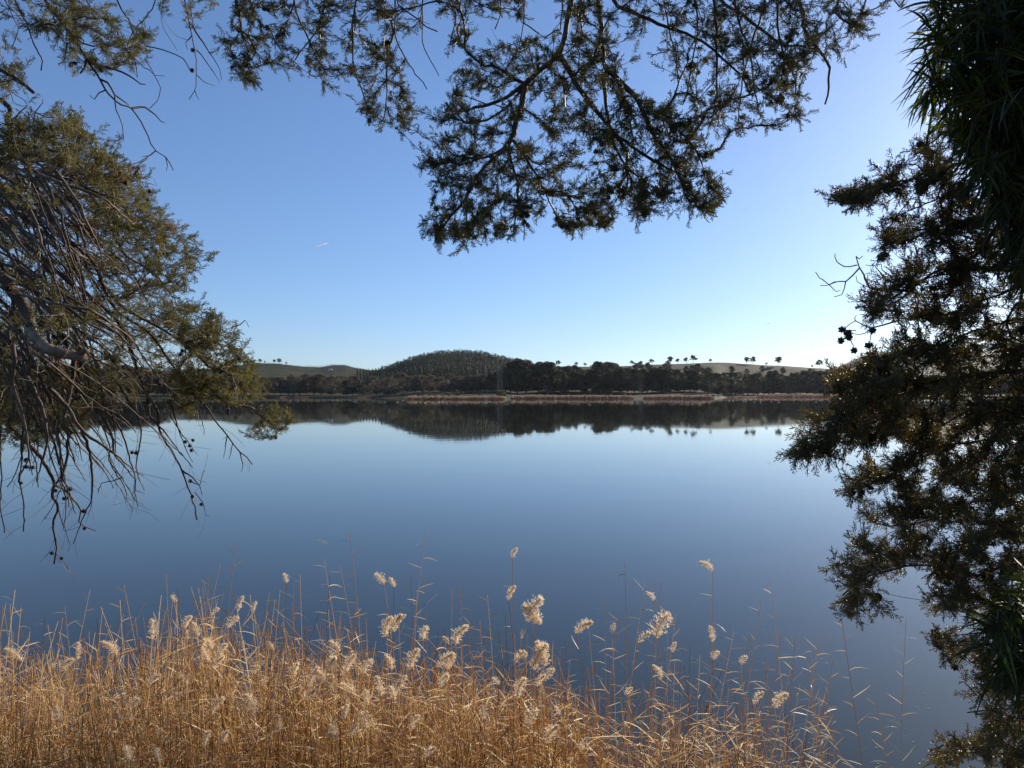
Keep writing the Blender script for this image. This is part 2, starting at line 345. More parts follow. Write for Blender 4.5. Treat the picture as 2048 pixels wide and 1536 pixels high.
SKY = [  # column, foot row, top row, kind, label
 (499,728,715,0,'dark gum at the left end of the left hill skyline, against the cypress'), (509,727,717,1,'round gum second from the left on the left hill skyline'),
 (521,726,716,2,'broad gum between the round gum and the gap on the left hill skyline'), (530,726,720,3,'small bush gum just left of the gap on the left hill skyline'),
 (549,727,717,4,'slim gum touching the broad right gum on the left hill skyline'), (559,727,715,0,'broadest gum on the left hill skyline, right of the gap'),
 (573,728,722,1,'tiny lone gum at the right end of the left hill skyline'),
 (1116,733,719,0,'open crowned gum on the skyline just right of the tallest clump'), (1153,733,722,2,'spreading gum on the skyline left of the round dark clump'),
 (1170,732,724,4,'faint thin gum on the skyline beside the round dark clump'), (1264,730,719,1,'left gum of the touching pair right of the round dark clump'),
 (1281,730,720,3,'right gum of the touching pair right of the round dark clump'), (1297,729,722,4,'small slanting gum on the skyline left of the taller slim one'),
 (1304,729,716,2,'slim skyline gum with a lopsided crown in the middle of the slope'), (1341,727,711,0,'tall gum on the skyline directly above the dark shore trees'),
 (1356,727,715,4,'small narrow gum between two larger skyline gums'), (1373,726,713,3,'left gum of the big overlapping pair on the grassy crest'),
 (1386,726,708,1,'largest spreading gum on the grassy crest'), (1420,726,716,2,'lone low gum on the bare grassy crest'),
 (1493,728,712,0,'left gum of the isolated pair on the bare crest'), (1506,728,711,3,'right gum of the isolated pair on the bare crest'),
 (1533,730,723,1,'low bush between the isolated pair and the lollipop gum'), (1556,732,711,4,'lollipop shaped lone gum on the bare crest'),
 (1624,736,728,3,'small bush left of the wide rightmost skyline gum'), (1640,737,717,1,'wide rightmost skyline gum before the far hill')]
for px, yb, yt, k, lb in SKY:
    d = float(CREST_D(px)) - 8; h = max(2.8, (HY - yt - 1.5) / F * d + H - ter(px, d))
    far_tree(KO[k], px, d, h, 'skyline_gum', lb, 'tree', 'gums on the skyline', sx=1.2)
for px in (1672, 1680, 1690, 1698, 1708):
    d = float(CREST_D(px)) - 5; far_tree(random.choice(KO), px, d, random.uniform(4, 7), 'ridge_shrub', 'dark shrub on the ridge in front of the far blue hill', 'shrub', 'ridge shrubs')

# pines on the hill
PQ = [pine_quads(i, 8, 90) for i in range(4)]; PM = [quads('pine', q, M['pine'], v) for q, v in PQ]
spots = []
for row in np.arange(712, 1104, 6.2):
    for x in np.arange(715, 1062, 4.6 / row * F):
        xx = x + random.uniform(-1, 1); d = row + random.uniform(-2, 2)
        lim = 712 + 60 * max(0, (860 - xx) / 140) if xx < 860 else 712
        if d < lim or d > CREST_D(xx) + 4: continue
        if fbm(xx / 25, d / 70, 9) > .8: continue
        hp = random.choice([4.5, 6, 7, 8, 9.5]) * random.uniform(.9, 1.1) * (.8 if xx < 760 else 1) * (1.25 if d < lim + 35 else 1)
        spots.append((xx, d, hp))
spots.sort(key=lambda s: s[1])
for xx, d, hp in spots[:290]:
    o = bpy.data.objects.new('pine_tree', random.choice(PM)); COL.objects.link(o)
    o.location = ((xx - 1024) / F * d, d, ter(xx, d) - .3); s = hp / 8; o.scale = (s, s, s); o.rotation_euler = (0, 0, random.uniform(0, 6.28))
    tag(o, 'dark green plantation pine along the lower edge of the wooded hill', 'pine tree', 'plantation pines at the foot of the hill')
def bake(spots, protos, keep=1.0):
    Q = []; V = []
    for i, (xx, d, hp) in enumerate(spots):
        q, v = protos[i % len(protos)]; s = hp / 8; a = random.uniform(0, 6.28); c, sn = math.cos(a) * s, math.sin(a) * s
        rr = np.array([[c, -sn, 0], [sn, c, 0], [0, 0, s]])
        Q.append(q @ rr.T + np.array([(xx - 1024) / F * d, d, ter(xx, d) - .3])); V.append(np.clip(v + random.uniform(-.32, .32), 0, 1))
    return np.concatenate(Q), np.concatenate(V)
LQ = [pine_quads(i + 9, 8, 45, size=.7) for i in range(4)]
q, v = bake(spots[290:], LQ); o = obj('pine_plantation', quads('pine_plantation', q, M['pine'], v)); tag(o, 'dense mass of dark pines covering the rounded hill', 'pine plantation', kind='stuff')
rows = []
for row in np.arange(1180, 1500, 16.0):
    for x in np.arange(440, 725, 4.0 / row * F):
        if row > CREST_D(x) - 6: continue
        if fbm(x / 40, row / 120, 5) > .25: continue
        rows.append((x + random.uniform(-.5, .5), row + (x - 580) * .12, random.uniform(1.6, 3.2) * (1.6 if x > 610 and row > 1440 else 1)))
SQ = [pine_quads(i + 30, 8, 16, w=.36, size=1.0) for i in range(3)]
q, v = bake(rows, SQ); o = obj('young_plantation', quads('young_plantation', q, M['pine'], v)); tag(o, 'rows of young planted trees on the left hill', 'young trees', kind='stuff')

# shrubs and bare saplings by the far bank
def shrub(px, d, h, wd, lb, v0, name='shrub', cat='shrub', m='shrub'):
    r = np.random.default_rng(int(px)); n = 9
    C = [np.array([r.uniform(-wd, wd), r.uniform(-wd, wd) * .6, h * r.uniform(.3, .7)]) for _ in range(n)]
    q, v = leaf_cloud(C, [h * .42] * n, 60, .22, r); v = np.clip(v * .4 + v0, 0, 1)
    x = (px - 1024) / F * d; e = empty(name, (x, d, ter(px, d) - .1)); o = obj('foliage', quads('foliage', q, M[m], v), e, loc=(0, 0, 0))
    T = Tubes()
    for c in C: T.add(np.array([[0, 0, -.3], c * [.5, .5, .5], c]), [.08, .05, .02], 4)
    T.build('stem', M['fartrunk'], e, loc=(0, 0, 0)); tag(e, lb, cat, 'shrubs along the far bank'); return e
for a in [(806, 482, 2.4, 3.2, 'leftmost dark rounded shrub on the far bank grass', .0), (838, 470, 2.2, 3.2, 'dark low shrub on the far bank right of the leftmost one', .0),
          (868, 465, 2.0, 4.0, 'long dark shrub next to the yellowish one on the far bank', .05), (893, 470, 3.0, 3.5, 'yellow green shrub on the far bank grass', .75),
          (915, 470, 2.6, 3.5, 'olive green shrub right of the yellow one on the far bank', .45), (955, 480, 2.0, 4.0, 'low dark shrub below the gap in the gums', .05),
          (1000, 470, 2.4, 2.2, 'dark shrub left of the bright green one by the tallest clump', .1), (1009, 466, 2.6, 1.6, 'small bright green shrub at the foot of the tallest clump', .8)]: shrub(*a)
def sapling(px, d, h, lb, n=60, m='fartrunk', name='bare_sapling', spread=.12):
    r = np.random.default_rng(int(px * 3)); T = Tubes()
    T.add(np.array([[0, 0, -.5], [.1, 0, h * .5], [0, .1, h]]), [h * .007, h * .005, .02], 5, a=.7)
    B = Tubes()
    for i in range(n):
        z = h * r.uniform(.12, .95); a = r.uniform(0, 6.28); L_ = h * spread * r.uniform(.6, 1.5)
        B.add(np.array([[0, 0, z], [math.cos(a) * L_ * .5, math.sin(a) * L_ * .5, z + L_ * .7], [math.cos(a) * L_ * .8, math.sin(a) * L_ * .8, z + L_ * 1.6]]), [.05, .035, .02], 3, a=r.uniform(.3, 1))
    e = empty(name, ((px - 1024) / F * d, d, ter(px, d))); T.build('trunk', M[m], e, loc=(0, 0, 0)); B.build('branches', M[m], e, loc=(0, 0, 0)); tag(e, lb, 'bare tree', 'leafless saplings by the far water'); return e
sapling(996, 500, 19, 'left tall leafless poplar before the tallest clump'); sapling(1003, 498, 17, 'right slightly shorter leafless poplar before the tallest clump')
sapling(1508, 616, 9, 'low reddish leafless thicket at the water below the grassy slope', 60, 'pinktwig', 'bare_thicket', .45)
sapling(1281, 470, 8, 'pale leafless sapling in the gap between the far reed belts', 40, 'fartrunk', 'bare_sapling', .3)

# reed belts standing in the far shallows
def belt(x0, x1, d0, hh, lb, n, dd=15, thin=1.0):
    n = int(n * .8)
    x = rng.uniform(x0, x1, n); edge = np.minimum(x - x0, x1 - x) / 12.0; d = d0 + rng.uniform(0, dd, n) + np.array([5 * fbm(a / 14, d0, 4) for a in x])
    h = hh * .82 * rng.uniform(.45, 1.08, n) * np.clip(.5 + edge, .4, 1) * (1 + .38 * np.array([fbm(a / 7, d0, 2) for a in x])); a = rng.uniform(0, math.pi, n); w_ = rng.uniform(.05, .13, n)
    b = np.stack([(x - 1024) / F * d, d, np.full(n, -.3)], 1); ln = rng.normal(0, .25, (n, 2))
    u = np.stack([np.cos(a) * w_, np.sin(a) * w_, np.zeros(n)], 1); t = b + np.stack([ln[:, 0], ln[:, 1], h + .3], 1)
    q = np.stack([b - u, b + u, t + u * 1.6, t - u * 1.6], 1)
    o = obj('reed_belt', quads('reed_belt', q, M['farreed'], np.clip(rng.normal(.5, .22, n), 0, 1))); tag(o, lb, 'reeds', kind='stuff')
belt(812, 1012, 396, 2.3, 'reddish reed belt in the far shallows below the pine hill', 5200)
belt(1022, 1268, 436, 2.6, 'longest reddish reed belt below the tallest far trees', 6500)
belt(1286, 1428, 438, 2.5, 'short reddish reed belt right of the gap below the skyline gums', 4200)
belt(1512, 1760, 598, 3.0, 'reddish reed belt at the right end of the far shore', 5200)
belt(560, 670, 536, 1.2, 'thin pale reed fringe on the far shore left of the pine hill', 1300, 5)
belt(690, 812, 500, 1.0, 'low pale reed fringe on the far shore before the grey gums', 1300, 5)
belt(1430, 1512, 545, 1.3, 'low sparse reed fringe between the two right reed belts', 900, 6)

# small farm building on the left hill
def farmhouse():
    d = 1180.0; px = 661; z = ter(px, d); e = empty('farmhouse', ((px - 1024) / F * d, d, z), 0, .6); s = 1
    T = lambda a: np.array(a, float)
    def box(x0, x1, y0, y1, z0, z1):
        v = [(x, y, zz) for zz in (z0, z1) for y in (y0, y1) for x in (x0, x1)]
        return T(v), np.array([[0, 1, 5, 4], [1, 3, 7, 5], [3, 2, 6, 7], [2, 0, 4, 6], [4, 5, 7, 6]])
    v, f = box(-5, 5, -3, 3, -1, 3); obj('wall', mesh_np('wall', v, f, M['white'], np.ones(5)), e, loc=(0, 0, 0))
    rv = T([(-5.5, -3.5, 2.9), (5.5, -3.5, 2.9), (5.5, 0, 5), (-5.5, 0, 5), (5.5, 3.5, 2.9), (-5.5, 3.5, 2.9)]); rf = np.array([[0, 1, 2, 3], [3, 2, 4, 5]])
    obj('roof', mesh_np('roof', rv, rf, M['fartrunk'], np.ones(2)), e, loc=(0, 0, 0))
    for x in (-2.8, 2.4):
        v, f = box(x - .6, x + .6, -3.04, -2.9, .8, 2.0); obj('window', mesh_np('window', v, f, M['cone'], np.zeros(5)), e, loc=(0, 0, 0))
    v, f = box(-.5, .5, -3.05, -2.9, -.5, 2.0); obj('door', mesh_np('door', v, f, M['bark'], np.zeros(5)), e, loc=(0, 0, 0))
    tag(e, 'tiny pale farmhouse in the saddle of the left hill', 'house')
farmhouse()

# ------------------------------------------------------------------ water birds
def ball(n=10, m=6):
    v = []; f = []
    for i in range(m + 1):
        for j in range(n):
            th = math.pi * i / m; ph = 2 * math.pi * j / n; v.append((math.sin(th) * math.cos(ph), math.sin(th) * math.sin(ph), math.cos(th)))
    for i in range(m):
        for j in range(n): f.append((i * n + j, i * n + n, 0, 0)) if False else f.append((i * n + j, i * n + (j + 1) % n, (i + 1) * n + (j + 1) % n, (i + 1) * n + j))
    return np.array(v), np.array(f)
bv, bf = ball()
def bird_mesh():
    b = bv * [.26, .13, .11] + [0, 0, .07]; b[:, 2] += np.clip(-bv[:, 0], 0, 1) ** 2 * .05
    nk = bv * [.05, .04, .13] + [.21, 0, .18]; hd = bv * [.07, .05, .05] + [.25, 0, .30]
    V = np.vstack([b, nk, hd]); Fc = np.vstack([bf, bf + len(bv), bf + 2 * len(bv)]); return mesh_np('body', V, Fc, M['white'], np.ones(len(Fc)), smooth=True)
BM = bird_mesh(); BL = mesh_np('bill', bv * [.045, .018, .012] + [.335, 0, .295], bf, M['bill'], np.ones(len(bf)))
for k in range(62):
    px = random.choice([random.uniform(1120, 1700), random.uniform(1120, 1700), random.uniform(560, 1120)])
    py = random.uniform(800.5, 806); d = H * F / (py - HY)
    e = empty('water_bird', ((px - 1024) / F * d, d, 0), random.uniform(0, 6.28)); e.scale = (.95,) * 3
    for nm, me in (('body', BM), ('bill', BL)):
        o = bpy.data.objects.new(nm, me); COL.objects.link(o); o.parent = e
    tag(e, 'white waterbird resting far out on the calm lake', 'bird', 'white birds scattered over the far water')

# ------------------------------------------------------------------ contrails, high and far
def contrail(a, b, d, w0, lb):
    m = bpy.data.materials.get('contrail') or mat('contrail', [(0, (.95, .95, .95)), (1, (.97, .97, .97))], 1, trans=.7, spec=0)
    p = cr([P(*a, d), (P(*a, d) + P(*b, d)) / 2 + [0, 0, 6], P(*b, d)], 30); n = len(p); T = Tubes()
    T.add(p, w0 * np.sin(np.linspace(.12, 3.02, n)) * (1 + .3 * np.sin(np.arange(n) * 1.7)), 6); o = T.build('contrail', m); tag(o, lb, 'contrail')
contrail((630, 495), (658, 486), 9000, 8.0, 'short white aircraft trail in the blue sky left of the centre')
contrail((1533, 649), (1542, 646), 9000, 4.0, 'tiny white aircraft trail low in the pale sky at right')

# ------------------------------------------------------------------ conifers near the camera
def spray_protos(n, seed, seg=10, sub=8, subsub=3, w=.030):
    """small forked cypress sprays of unit length along +X, as loose narrow quads"""
    out = []
    for k in range(n):
        r = np.random.default_rng(seed + k); Q = []
        def stick(a, b, w0, w1):
            d = b - a; nn = norm(np.cross(d, r.normal(size=3))); Q.append([a - nn * w0, b - nn * w1, b + nn * w1, a + nn * w0])
        pts = [np.zeros(3)]; d = np.array([1.0, 0, 0])
        for i in range(seg):
            d = norm(d + r.normal(0, .13, 3)); pts.append(pts[-1] + d / seg)
        for i in range(seg):
            stick(pts[i], pts[i + 1], w * .6, w * .5)
            if i < 1: continue
            for side in (1, -1):
                if r.random() < .12: continue
                dd = norm(pts[i + 1] - pts[i]); az = r.normal(0, .55); lat = np.array([0, side * math.cos(az), math.sin(az)])
                v_ = norm(dd * .75 + lat * .75); L_ = .42 * (1 - .55 * i / seg) * r.uniform(.7, 1.2); p = pts[i].copy(); m_ = max(2, int(sub * L_ / .42))
                for j in range(m_):
                    v_ = norm(v_ + r.normal(0, .16, 3) + dd * .06); q = p + v_ * L_ / m_; stick(p, q, w * .5, w * .42)
                    if j > 0 and r.random() < .85:
                        s2 = r.choice([-1, 1]); v2 = norm(v_ + s2 * norm(np.cross(v_, r.normal(size=3))) * .9); l2 = L_ * .30 * r.uniform(.6, 1.3); stick(p, p + v2 * l2, w * .5, w * .35)
                    p = q
        out.append(np.array(Q))
    return out

class Conifer:
    def __init__(s, D, seed):
        s.D = D; s.r = np.random.default_rng(seed); N_ = 260000; s.pos = np.zeros((N_, 3)); s.dir = np.zeros((N_, 3)); s.pl = np.zeros(N_); s.w = np.zeros(N_)
        s.par = np.full(N_, -1); s.rmin = np.zeros(N_); s.na = np.zeros(N_); s.n = 0; s.wk = 1.0; s.limbs = []; s.chains = []; s.tips = []
    def addchain(s, pts, parent, r0=0, r1=0):
        ids = []
        for i, p in enumerate(pts):
            k = s.n; s.n += 1; s.pos[k] = p; q = parent if i == 0 else k - 1; s.par[k] = q
            a = s.pos[q] if q >= 0 else p; d = p - a; L_ = np.linalg.norm(d); s.dir[k] = d / L_ if L_ > 1e-6 else (0, 0, 0)
            s.pl[k] = (s.pl[q] if q >= 0 else 0) + L_; s.rmin[k] = r0 + (r1 - r0) * i / max(1, len(pts) - 1); ids.append(k)
        if len(ids) > 1 and parent < 0: s.dir[ids[0]] = s.dir[ids[1]]
        return ids
    def depth(s, x, y): return s.D(x, y)
    def limb(s, px, w0, w1, pre=None, dz=0.0, m='bark', wob=.006, alone=False):
        """px: picture positions; widths in picture pixels; pre: places it grows from, outside the frame"""
        pts = [P(x, y, s.depth(x, y) + dz) for x, y in px]
        if pre is not None: pts = [np.array(q, float) for q in pre] + pts
        w0, w1 = w0 * s.wk, w1 * s.wk; c = cr(pts, .035); c[1:-1] += s.r.normal(0, wob * .35, (len(c) - 2, 3)); d = s.depth(*px[0])
        ids = s.addchain(c, -1, w0 * d / F / 2, w1 * d / F / 2); s.limbs.append((ids, m)); s.na[ids] = 9.0 if alone else 0.0; return ids
    def region(s, poly, spacing, thick=.35, keep=.0, scale=45, bare=0.0, holes=(), dz=0.0, seed=0.0):
        poly = np.array(poly, float).reshape(-1, 2); x0, y0 = poly.min(0); x1, y1 = poly.max(0)
        n = int((x1 - x0) * (y1 - y0) / spacing ** 2)
        for _ in range(n):
            x, y = s.r.uniform(x0, x1), s.r.uniform(y0, y1)
            ins = False; j = len(poly) - 1
            for i in range(len(poly)):
                xi, yi = poly[i]; xj, yj = poly[j]
                if (yi > y) != (yj > y) and x < (xj - xi) * (y - yi) / (yj - yi) + xi: ins = not ins
                j = i
            if not ins: continue
            if any((x - hx) ** 2 + (y - hy) ** 2 < hr * hr for hx, hy, hr in holes): continue
            if fbm(x / scale, y / scale, seed) < keep: continue
            s.tips.append((*P(x, y, s.depth(x, y) + dz + s.r.normal(0, thick)), 1.0 if s.r.random() < bare else 0.0))
    def grow(s, maxlen=.8, droop=0.0):
        tips = np.array(s.tips); p = tips[:, :3]
        base = s.pos[:s.n][::4]; dd = np.array([np.min(((base - q) ** 2).sum(1)) for q in p]); order = np.argsort(dd)
        for o in order:
            q = tips[o, :3]; n = s.n; v = q - s.pos[:n:2]; L_ = np.sqrt((v * v).sum(1)) + 1e-6
            cosa = (v * s.dir[:n:2]).sum(1) / L_; cost = L_ * (1.55 - .75 * cosa) + .10 * s.pl[:n:2] + (L_ < .02) * 1 + s.na[:n:2]
            k = int(np.argmin(cost)); L0 = L_[k]; k *= 2
            if L0 > maxlen: continue
            m_ = max(2, int(L0 / .035)); a = s.pos[k]; ctl = a + s.dir[k] * L0 * .45 + s.r.normal(0, L0 * .10, 3) + np.array([0, 0, -droop * L0])
            t = (np.arange(1, m_ + 1) / m_)[:, None]; c = a * (1 - t) ** 2 + 2 * ctl * t * (1 - t) + q * t * t
            c[:-1] += s.r.normal(0, min(.004, L0 * .03), (m_ - 1, 3))
            ids = s.addchain(c, k); s.chains.append((k, ids, tips[o, 3])); s.w[ids[-1]] += 1
        for k in range(s.n - 1, -1, -1):
            q = s.par[k]
            if q >= 0: s.w[q] += s.w[k]
    def build(s, e, protos, leafmat, size=(.07, .12), per=(3, 5), rt=.0011, leafname='foliage', dens=1.0, brown=.06, gather=.4):
        rad = np.maximum(rt * np.maximum(s.w, 1) ** .42, s.rmin)
        for ids, m in s.limbs:
            T = Tubes(); T.add(s.pos[ids], np.minimum(rad[ids], s.rmin[ids] + .0004) * (1 + .13 * np.array([fbm(q * .35, ids[0] * .37, 2) for q in range(len(ids))])), 7 if s.rmin[ids[0]] > .006 else 5, a=s.r.uniform(.25, .65), cap=True); T.build('limb', M[m], e)
        T = Tubes()
        for k, ids, b in s.chains:
            rr = np.concatenate([[rad[ids[0]]], rad[ids]]); rr[0] = min(rr[0], rad[k]); rr[-1] *= .6
            if rt * 1.5 > rr.max(): rr = rr
            T.add(s.pos[[k] + ids], rr, 4 if rr[0] > .0035 else 3, a=float(np.clip(s.r.normal(.45, .22), 0, 1)))
        T.build('twigs', M['twig'], e)
        G = [[] for _ in protos]; 
        for k, ids, b in s.chains:
            if b > .5: continue
            tip = s.pos[ids[-1]]; d = norm(tip - s.pos[ids[max(0, len(ids) - 3)]] + 1e-6); n_ = s.r.integers(per[0], per[1] + 1)
            pv = float(np.clip(.42 + .28 * fbm(*(tip[[0, 2]] * 2.2), 1.7) + s.r.normal(0, .10), 0, .84))
            if brown and fbm(*(tip[[0, 2]] * 3.1), 7.7) > .72: pv = s.r.uniform(.86, 1)
            for j in range(n_):
                if j == 0: pos = tip; dd = d
                else:
                    i = int(len(ids) - 1 - s.r.random() * min(len(ids) - 1, 6)); pos = s.pos[ids[i]] ; dd = norm(d + s.r.normal(0, .62, 3))
                sc = s.r.uniform(*size) * (1 if j == 0 else .85); u = norm(np.cross(dd, s.r.normal(size=3))); w_ = np.cross(dd, u)
                G[s.r.integers(len(protos))].append((pos - dd * .01, np.stack([dd, u, w_], 1) * sc, pv + s.r.normal(0, .04)))
        Q = []; V = []
        for pr, g in zip(protos, G):
            if not g: continue
            pos = np.array([a[0] for a in g]); Rm = np.array([a[1] for a in g]); vv = np.array([a[2] for a in g])
            Q.append((np.einsum('nij,qkj->nqki', Rm, pr) + pos[:, None, None]).reshape(-1, 4, 3)); V.append(np.repeat(vv, len(pr)))
        Q = np.concatenate(Q); V = np.concatenate(V); obj(leafname, quads(leafname, Q, leafmat, np.clip(V, 0, 1)), e); print(e.name, 'tips', len(s.chains), 'faces', len(Q))
    def cones(s, e, n, meshes, explicit=(), hanging=.5, size=(.011, .014)):
        pts = [P(x, y, s.depth(x, y)) for x, y in explicit]
        ends = [c[1] for c in s.chains]
        while len(pts) < n:
            c0 = s.pos[ends[s.r.integers(len(ends))][-1]]
            for _ in range(s.r.integers(1, 5)): pts.append(c0 + s.r.normal(0, .018, 3))
        for p in pts[:n]:
            near = s.pos[:s.n][np.argmin(((s.pos[:s.n] - p) ** 2).sum(1))]; gap = np.linalg.norm(near - p)
            if gap > .016: p = near + (p - near) / gap * .014          # every cone sits on a twig
            o = bpy.data.objects.new('cone', meshes[s.r.integers(len(meshes))]); COL.objects.link(o); o.parent = e
            o.location = np.array(p) - np.array(e.location); o.rotation_euler = s.r.uniform(0, 6.28, 3); k = s.r.uniform(*size); o.scale = (k, k, k * 1.1)

def cone_mesh(seed):
    """woody globe of shield scales with gaps between them"""
    r = np.random.default_rng(seed); v = list(bv * .80); f = [list(q) for q in bf]
    n = 16
    for i in range(n):
        z = 1 - 2 * (i + .5) / n; a = i * 2.399; d = np.array([math.sqrt(1 - z * z) * math.cos(a), math.sqrt(1 - z * z) * math.sin(a), z]); u, w_ = rot_from(d); b = len(v)
        for t in range(6):
            an = t * math.pi / 3; v.append(d * .88 + (u * math.cos(an) + w_ * math.sin(an)) * .33)
        for t in range(6):
            an = t * math.pi / 3; v.append(d * 1.02 + (u * math.cos(an) + w_ * math.sin(an)) * .23)
        v.append(d * 1.15)
        for t in range(6): t2 = (t + 1) % 6; f.append([b + t, b + t2, b + 6 + t2, b + 6 + t])
        for t in (0, 2, 4): f.append([b + 6 + t, b + 6 + (t + 1) % 6, b + 6 + (t + 2) % 6, b + 12])
    return mesh_np('cone', np.array(v), np.array(f), M['cone'], r.uniform(.1, .9, len(f)))
CM = [cone_mesh(i) for i in range(3)]
SP = spray_protos(8, 100)

def trunk_mesh(pts, r0, r1, name, e, m='bark'):
    T = Tubes(); c = cr(pts, .12); rr = np.linspace(r0, r1, len(c)); rr[:6] *= np.linspace(1.5, 1, 6); c[1:-1] += rng.normal(0, .006, (len(c) - 2, 3)); T.add(c, rr, 14, a=.45); T.build(name, M[m], e)

# --- the cypress whose boughs hang over the camera
def D1(x, y): return 3.5 + .35 * fbm(x / 420, y / 420, 11) + (.0006 * (x - 1100) if x > 1300 else 0)
A = Conifer(D1, 1); A.wk = 1.22
e1 = empty('cypress_tree', (1.7, -1.8, 2.0)); tag(e1, 'cypress hanging from above across the top of the view, dotted with round cones', 'tree')
bough1 = np.array([(1.7, -1.8, 5.4), (1.5, -.3, 6.5), (1.0, 1.6, 7.0), (.4, 3.1, 6.75), (-.6, 3.7, 6.6), (-1.7, 3.9, 6.4)])
bough2 = np.array([(1.7, -1.8, 6.0), (1.8, 0, 6.9), (1.5, 2.0, 7.0), (1.5, 3.3, 6.7), (1.9, 4.2, 6.5)])
trunk_mesh([(1.75, -1.8, 1.7), (1.7, -1.8, 4), (1.68, -1.75, 6.2), (1.6, -1.8, 9.2)], .24, .10, 'trunk', e1)
for b in (bough1, bough2):
    T = Tubes(); c = cr(b, .08); T.add(c, np.linspace(.085, .022, len(c)), 9, a=.4, cap=True); T.build('bough', M['bark'], e1)
BC = np.vstack([cr(bough1, .1)[8:], cr(bough2, .1)[8:]])
def top(px, w0, w1, **k):
    x = px[0][0]; a = P(x, -60, A.depth(x, 0)); a2 = P(x + 8, -150, A.depth(x, 0)); n = BC[np.argmin(((BC - a2) ** 2).sum(1) + (BC[:, 1] < 1.5) * 9)]
    return A.limb(px, w0, w1, pre=[n, (n + a2) / 2 + A.r.normal(0, .07, 3), a], **k)
top([(1142,0),(1132,51),(1120,103),(1087,133),(1049,167),(1012,195),(978,208),(937,219),(903,222),(892,205)], 19, 4)
A.limb([(1049,167),(1043,212),(1032,246),(1015,290),(971,332),(944,369),(926,407),(899,434),(885,455)], 11, 3)
A.limb([(1120,109),(1142,147),(1169,191),(1193,222),(1227,263),(1261,290),(1296,314),(1333,335),(1365,350)], 10, 3)
A.limb([(1049,167),(1022,154),(1008,144),(991,135),(984,131),(981,125)], 6, 3)
A.limb([(1015,290),(1026,335),(1036,369),(1036,410),(1030,440)], 6, 2)
A.limb([(1026,280),(1056,321),(1084,373),(1097,400)], 5, 2)
A.limb([(1015,295),(985,308),(955,318),(935,316),(924,308)], 5, 2)
top([(1196,0),(1202,51),(1205,103),(1210,137),(1210,191),(1219,246),(1227,290),(1248,328),(1255,370),(1240,400)], 16, 3)
A.limb([(1210,133),(1244,167),(1275,198),(1292,236),(1309,270),(1333,304),(1354,342),(1367,379),(1385,392)], 10, 3)
A.limb([(1275,198),(1300,215),(1330,240),(1360,262),(1392,300),(1405,330)], 5, 2)
A.limb([(1205,118),(1172,130),(1150,150),(1138,180)], 6, 2)
top([(1227,0),(1272,27),(1326,51),(1374,68),(1415,89),(1443,116),(1484,154),(1500,190)], 12, 3)
top([(1429,0),(1432,51),(1434,137),(1432,188),(1427,230)], 10, 3)
top([(1444,0),(1482,28),(1527,63),(1568,89),(1618,95),(1650,110)], 10, 3)
top([(1596,0),(1609,28),(1606,51),(1622,82),(1647,111),(1659,136),(1657,160),(1659,177),(1650,209)], 14, 3)
top([(1530,0),(1511,63),(1492,127),(1482,190),(1476,247)], 7, 2)
top([(1555,0),(1556,63),(1568,111),(1590,158),(1590,190)], 8, 2)
top([(1470,0),(1480,50),(1500,110),(1508,170),(1520,230)], 8, 2)
top([(1678,0),(1672,25),(1685,41),(1710,47),(1726,19),(1733,-5)], 6, 3)
top([(757,0),(781,44),(787,67),(775,103),(775,147),(772,205),(768,235)], 9, 2)
top([(711,0),(705,50),(706,103),(711,147),(725,185),(735,215)], 7, 2)
top([(790,45),(790,73),(810,114),(831,149),(845,164),(854,179)], 6, 1.5)
top([(796,10),(815,24),(834,38),(855,52),(875,63)], 6, 2)
top([(473,0),(479,29),(485,73),(497,100),(495,130)], 9, 3)
top([(588,0),(599,44),(617,76),(634,117),(655,150)], 8, 2)
top([(650,0),(640,50),(612,90),(590,120)], 6, 2)
top([(845,0),(845,50),(845,85),(863,123),(872,140),(878,152)], 4, 1.5)
top([(905,0),(912,30),(906,65),(900,90)], 5, 2)
top([(1000,0),(1002,30),(990,58)], 4, 2)
top([(1050,0),(1046,50),(1036,100),(1020,125)], 4, 1.5)
top([(1165,0),(1152,70),(1160,120),(1150,165)], 4, 1.5)
top([(1120,60),(1110,62),(1090,75),(1070,60),(1045,45)], 5, 2)
top([(1330,0),(1338,60),(1352,110),(1356,165)], 6, 2)
top([(1390,0),(1396,60),(1385,120),(1378,170),(1365,210)], 6, 2)
top([(1780,-20),(1788,2),(1800,14)], 4, 2)
A.region([1022,85,950,109,925,137,882,156,913,191,889,207,882,229,868,243,843,304,842,335,852,362,872,425,845,445,842,461,882,498,928,498,967,470,1008,474,1036,470,1068,440,1108,425,1115,455,1169,474,1190,480,1210,468,1214,441,1290,440,1306,417,1347,430,1378,458,1405,434,1442,410,1446,352,1428,297,1405,262,1390,225,1330,200,1300,205,1240,150,1215,60,1195,50,1130,80,1060,60], 12.6, .16, -.32, 38, .10,
  holes=[(1065,262,26),(1000,150,12),(1070,345,15),(1140,345,14),(1296,176,26),(960,260,12),(1100,405,16),(905,350,10),(1350,215,16),(1180,360,8),(925,245,9)], seed=3)
A.region([1130,0,1330,0,1340,120,1330,180,1260,140,1215,60,1195,90,1130,80], 16, .16, -.05, 40, .15, seed=4)
A.region([868,425,845,445,842,461,882,498,928,498,967,470,1036,470,1068,440,1068,400,960,395,900,400], 15, .12, -.15, 30, 0, seed=31)
A.region([1150,430,1115,440,1120,455,1169,474,1190,480,1210,468,1214,441,1290,440,1306,417,1347,430,1378,458,1405,434,1442,410,1440,370,1300,370,1200,390], 15, .12, -.15, 30, 0, seed=32)
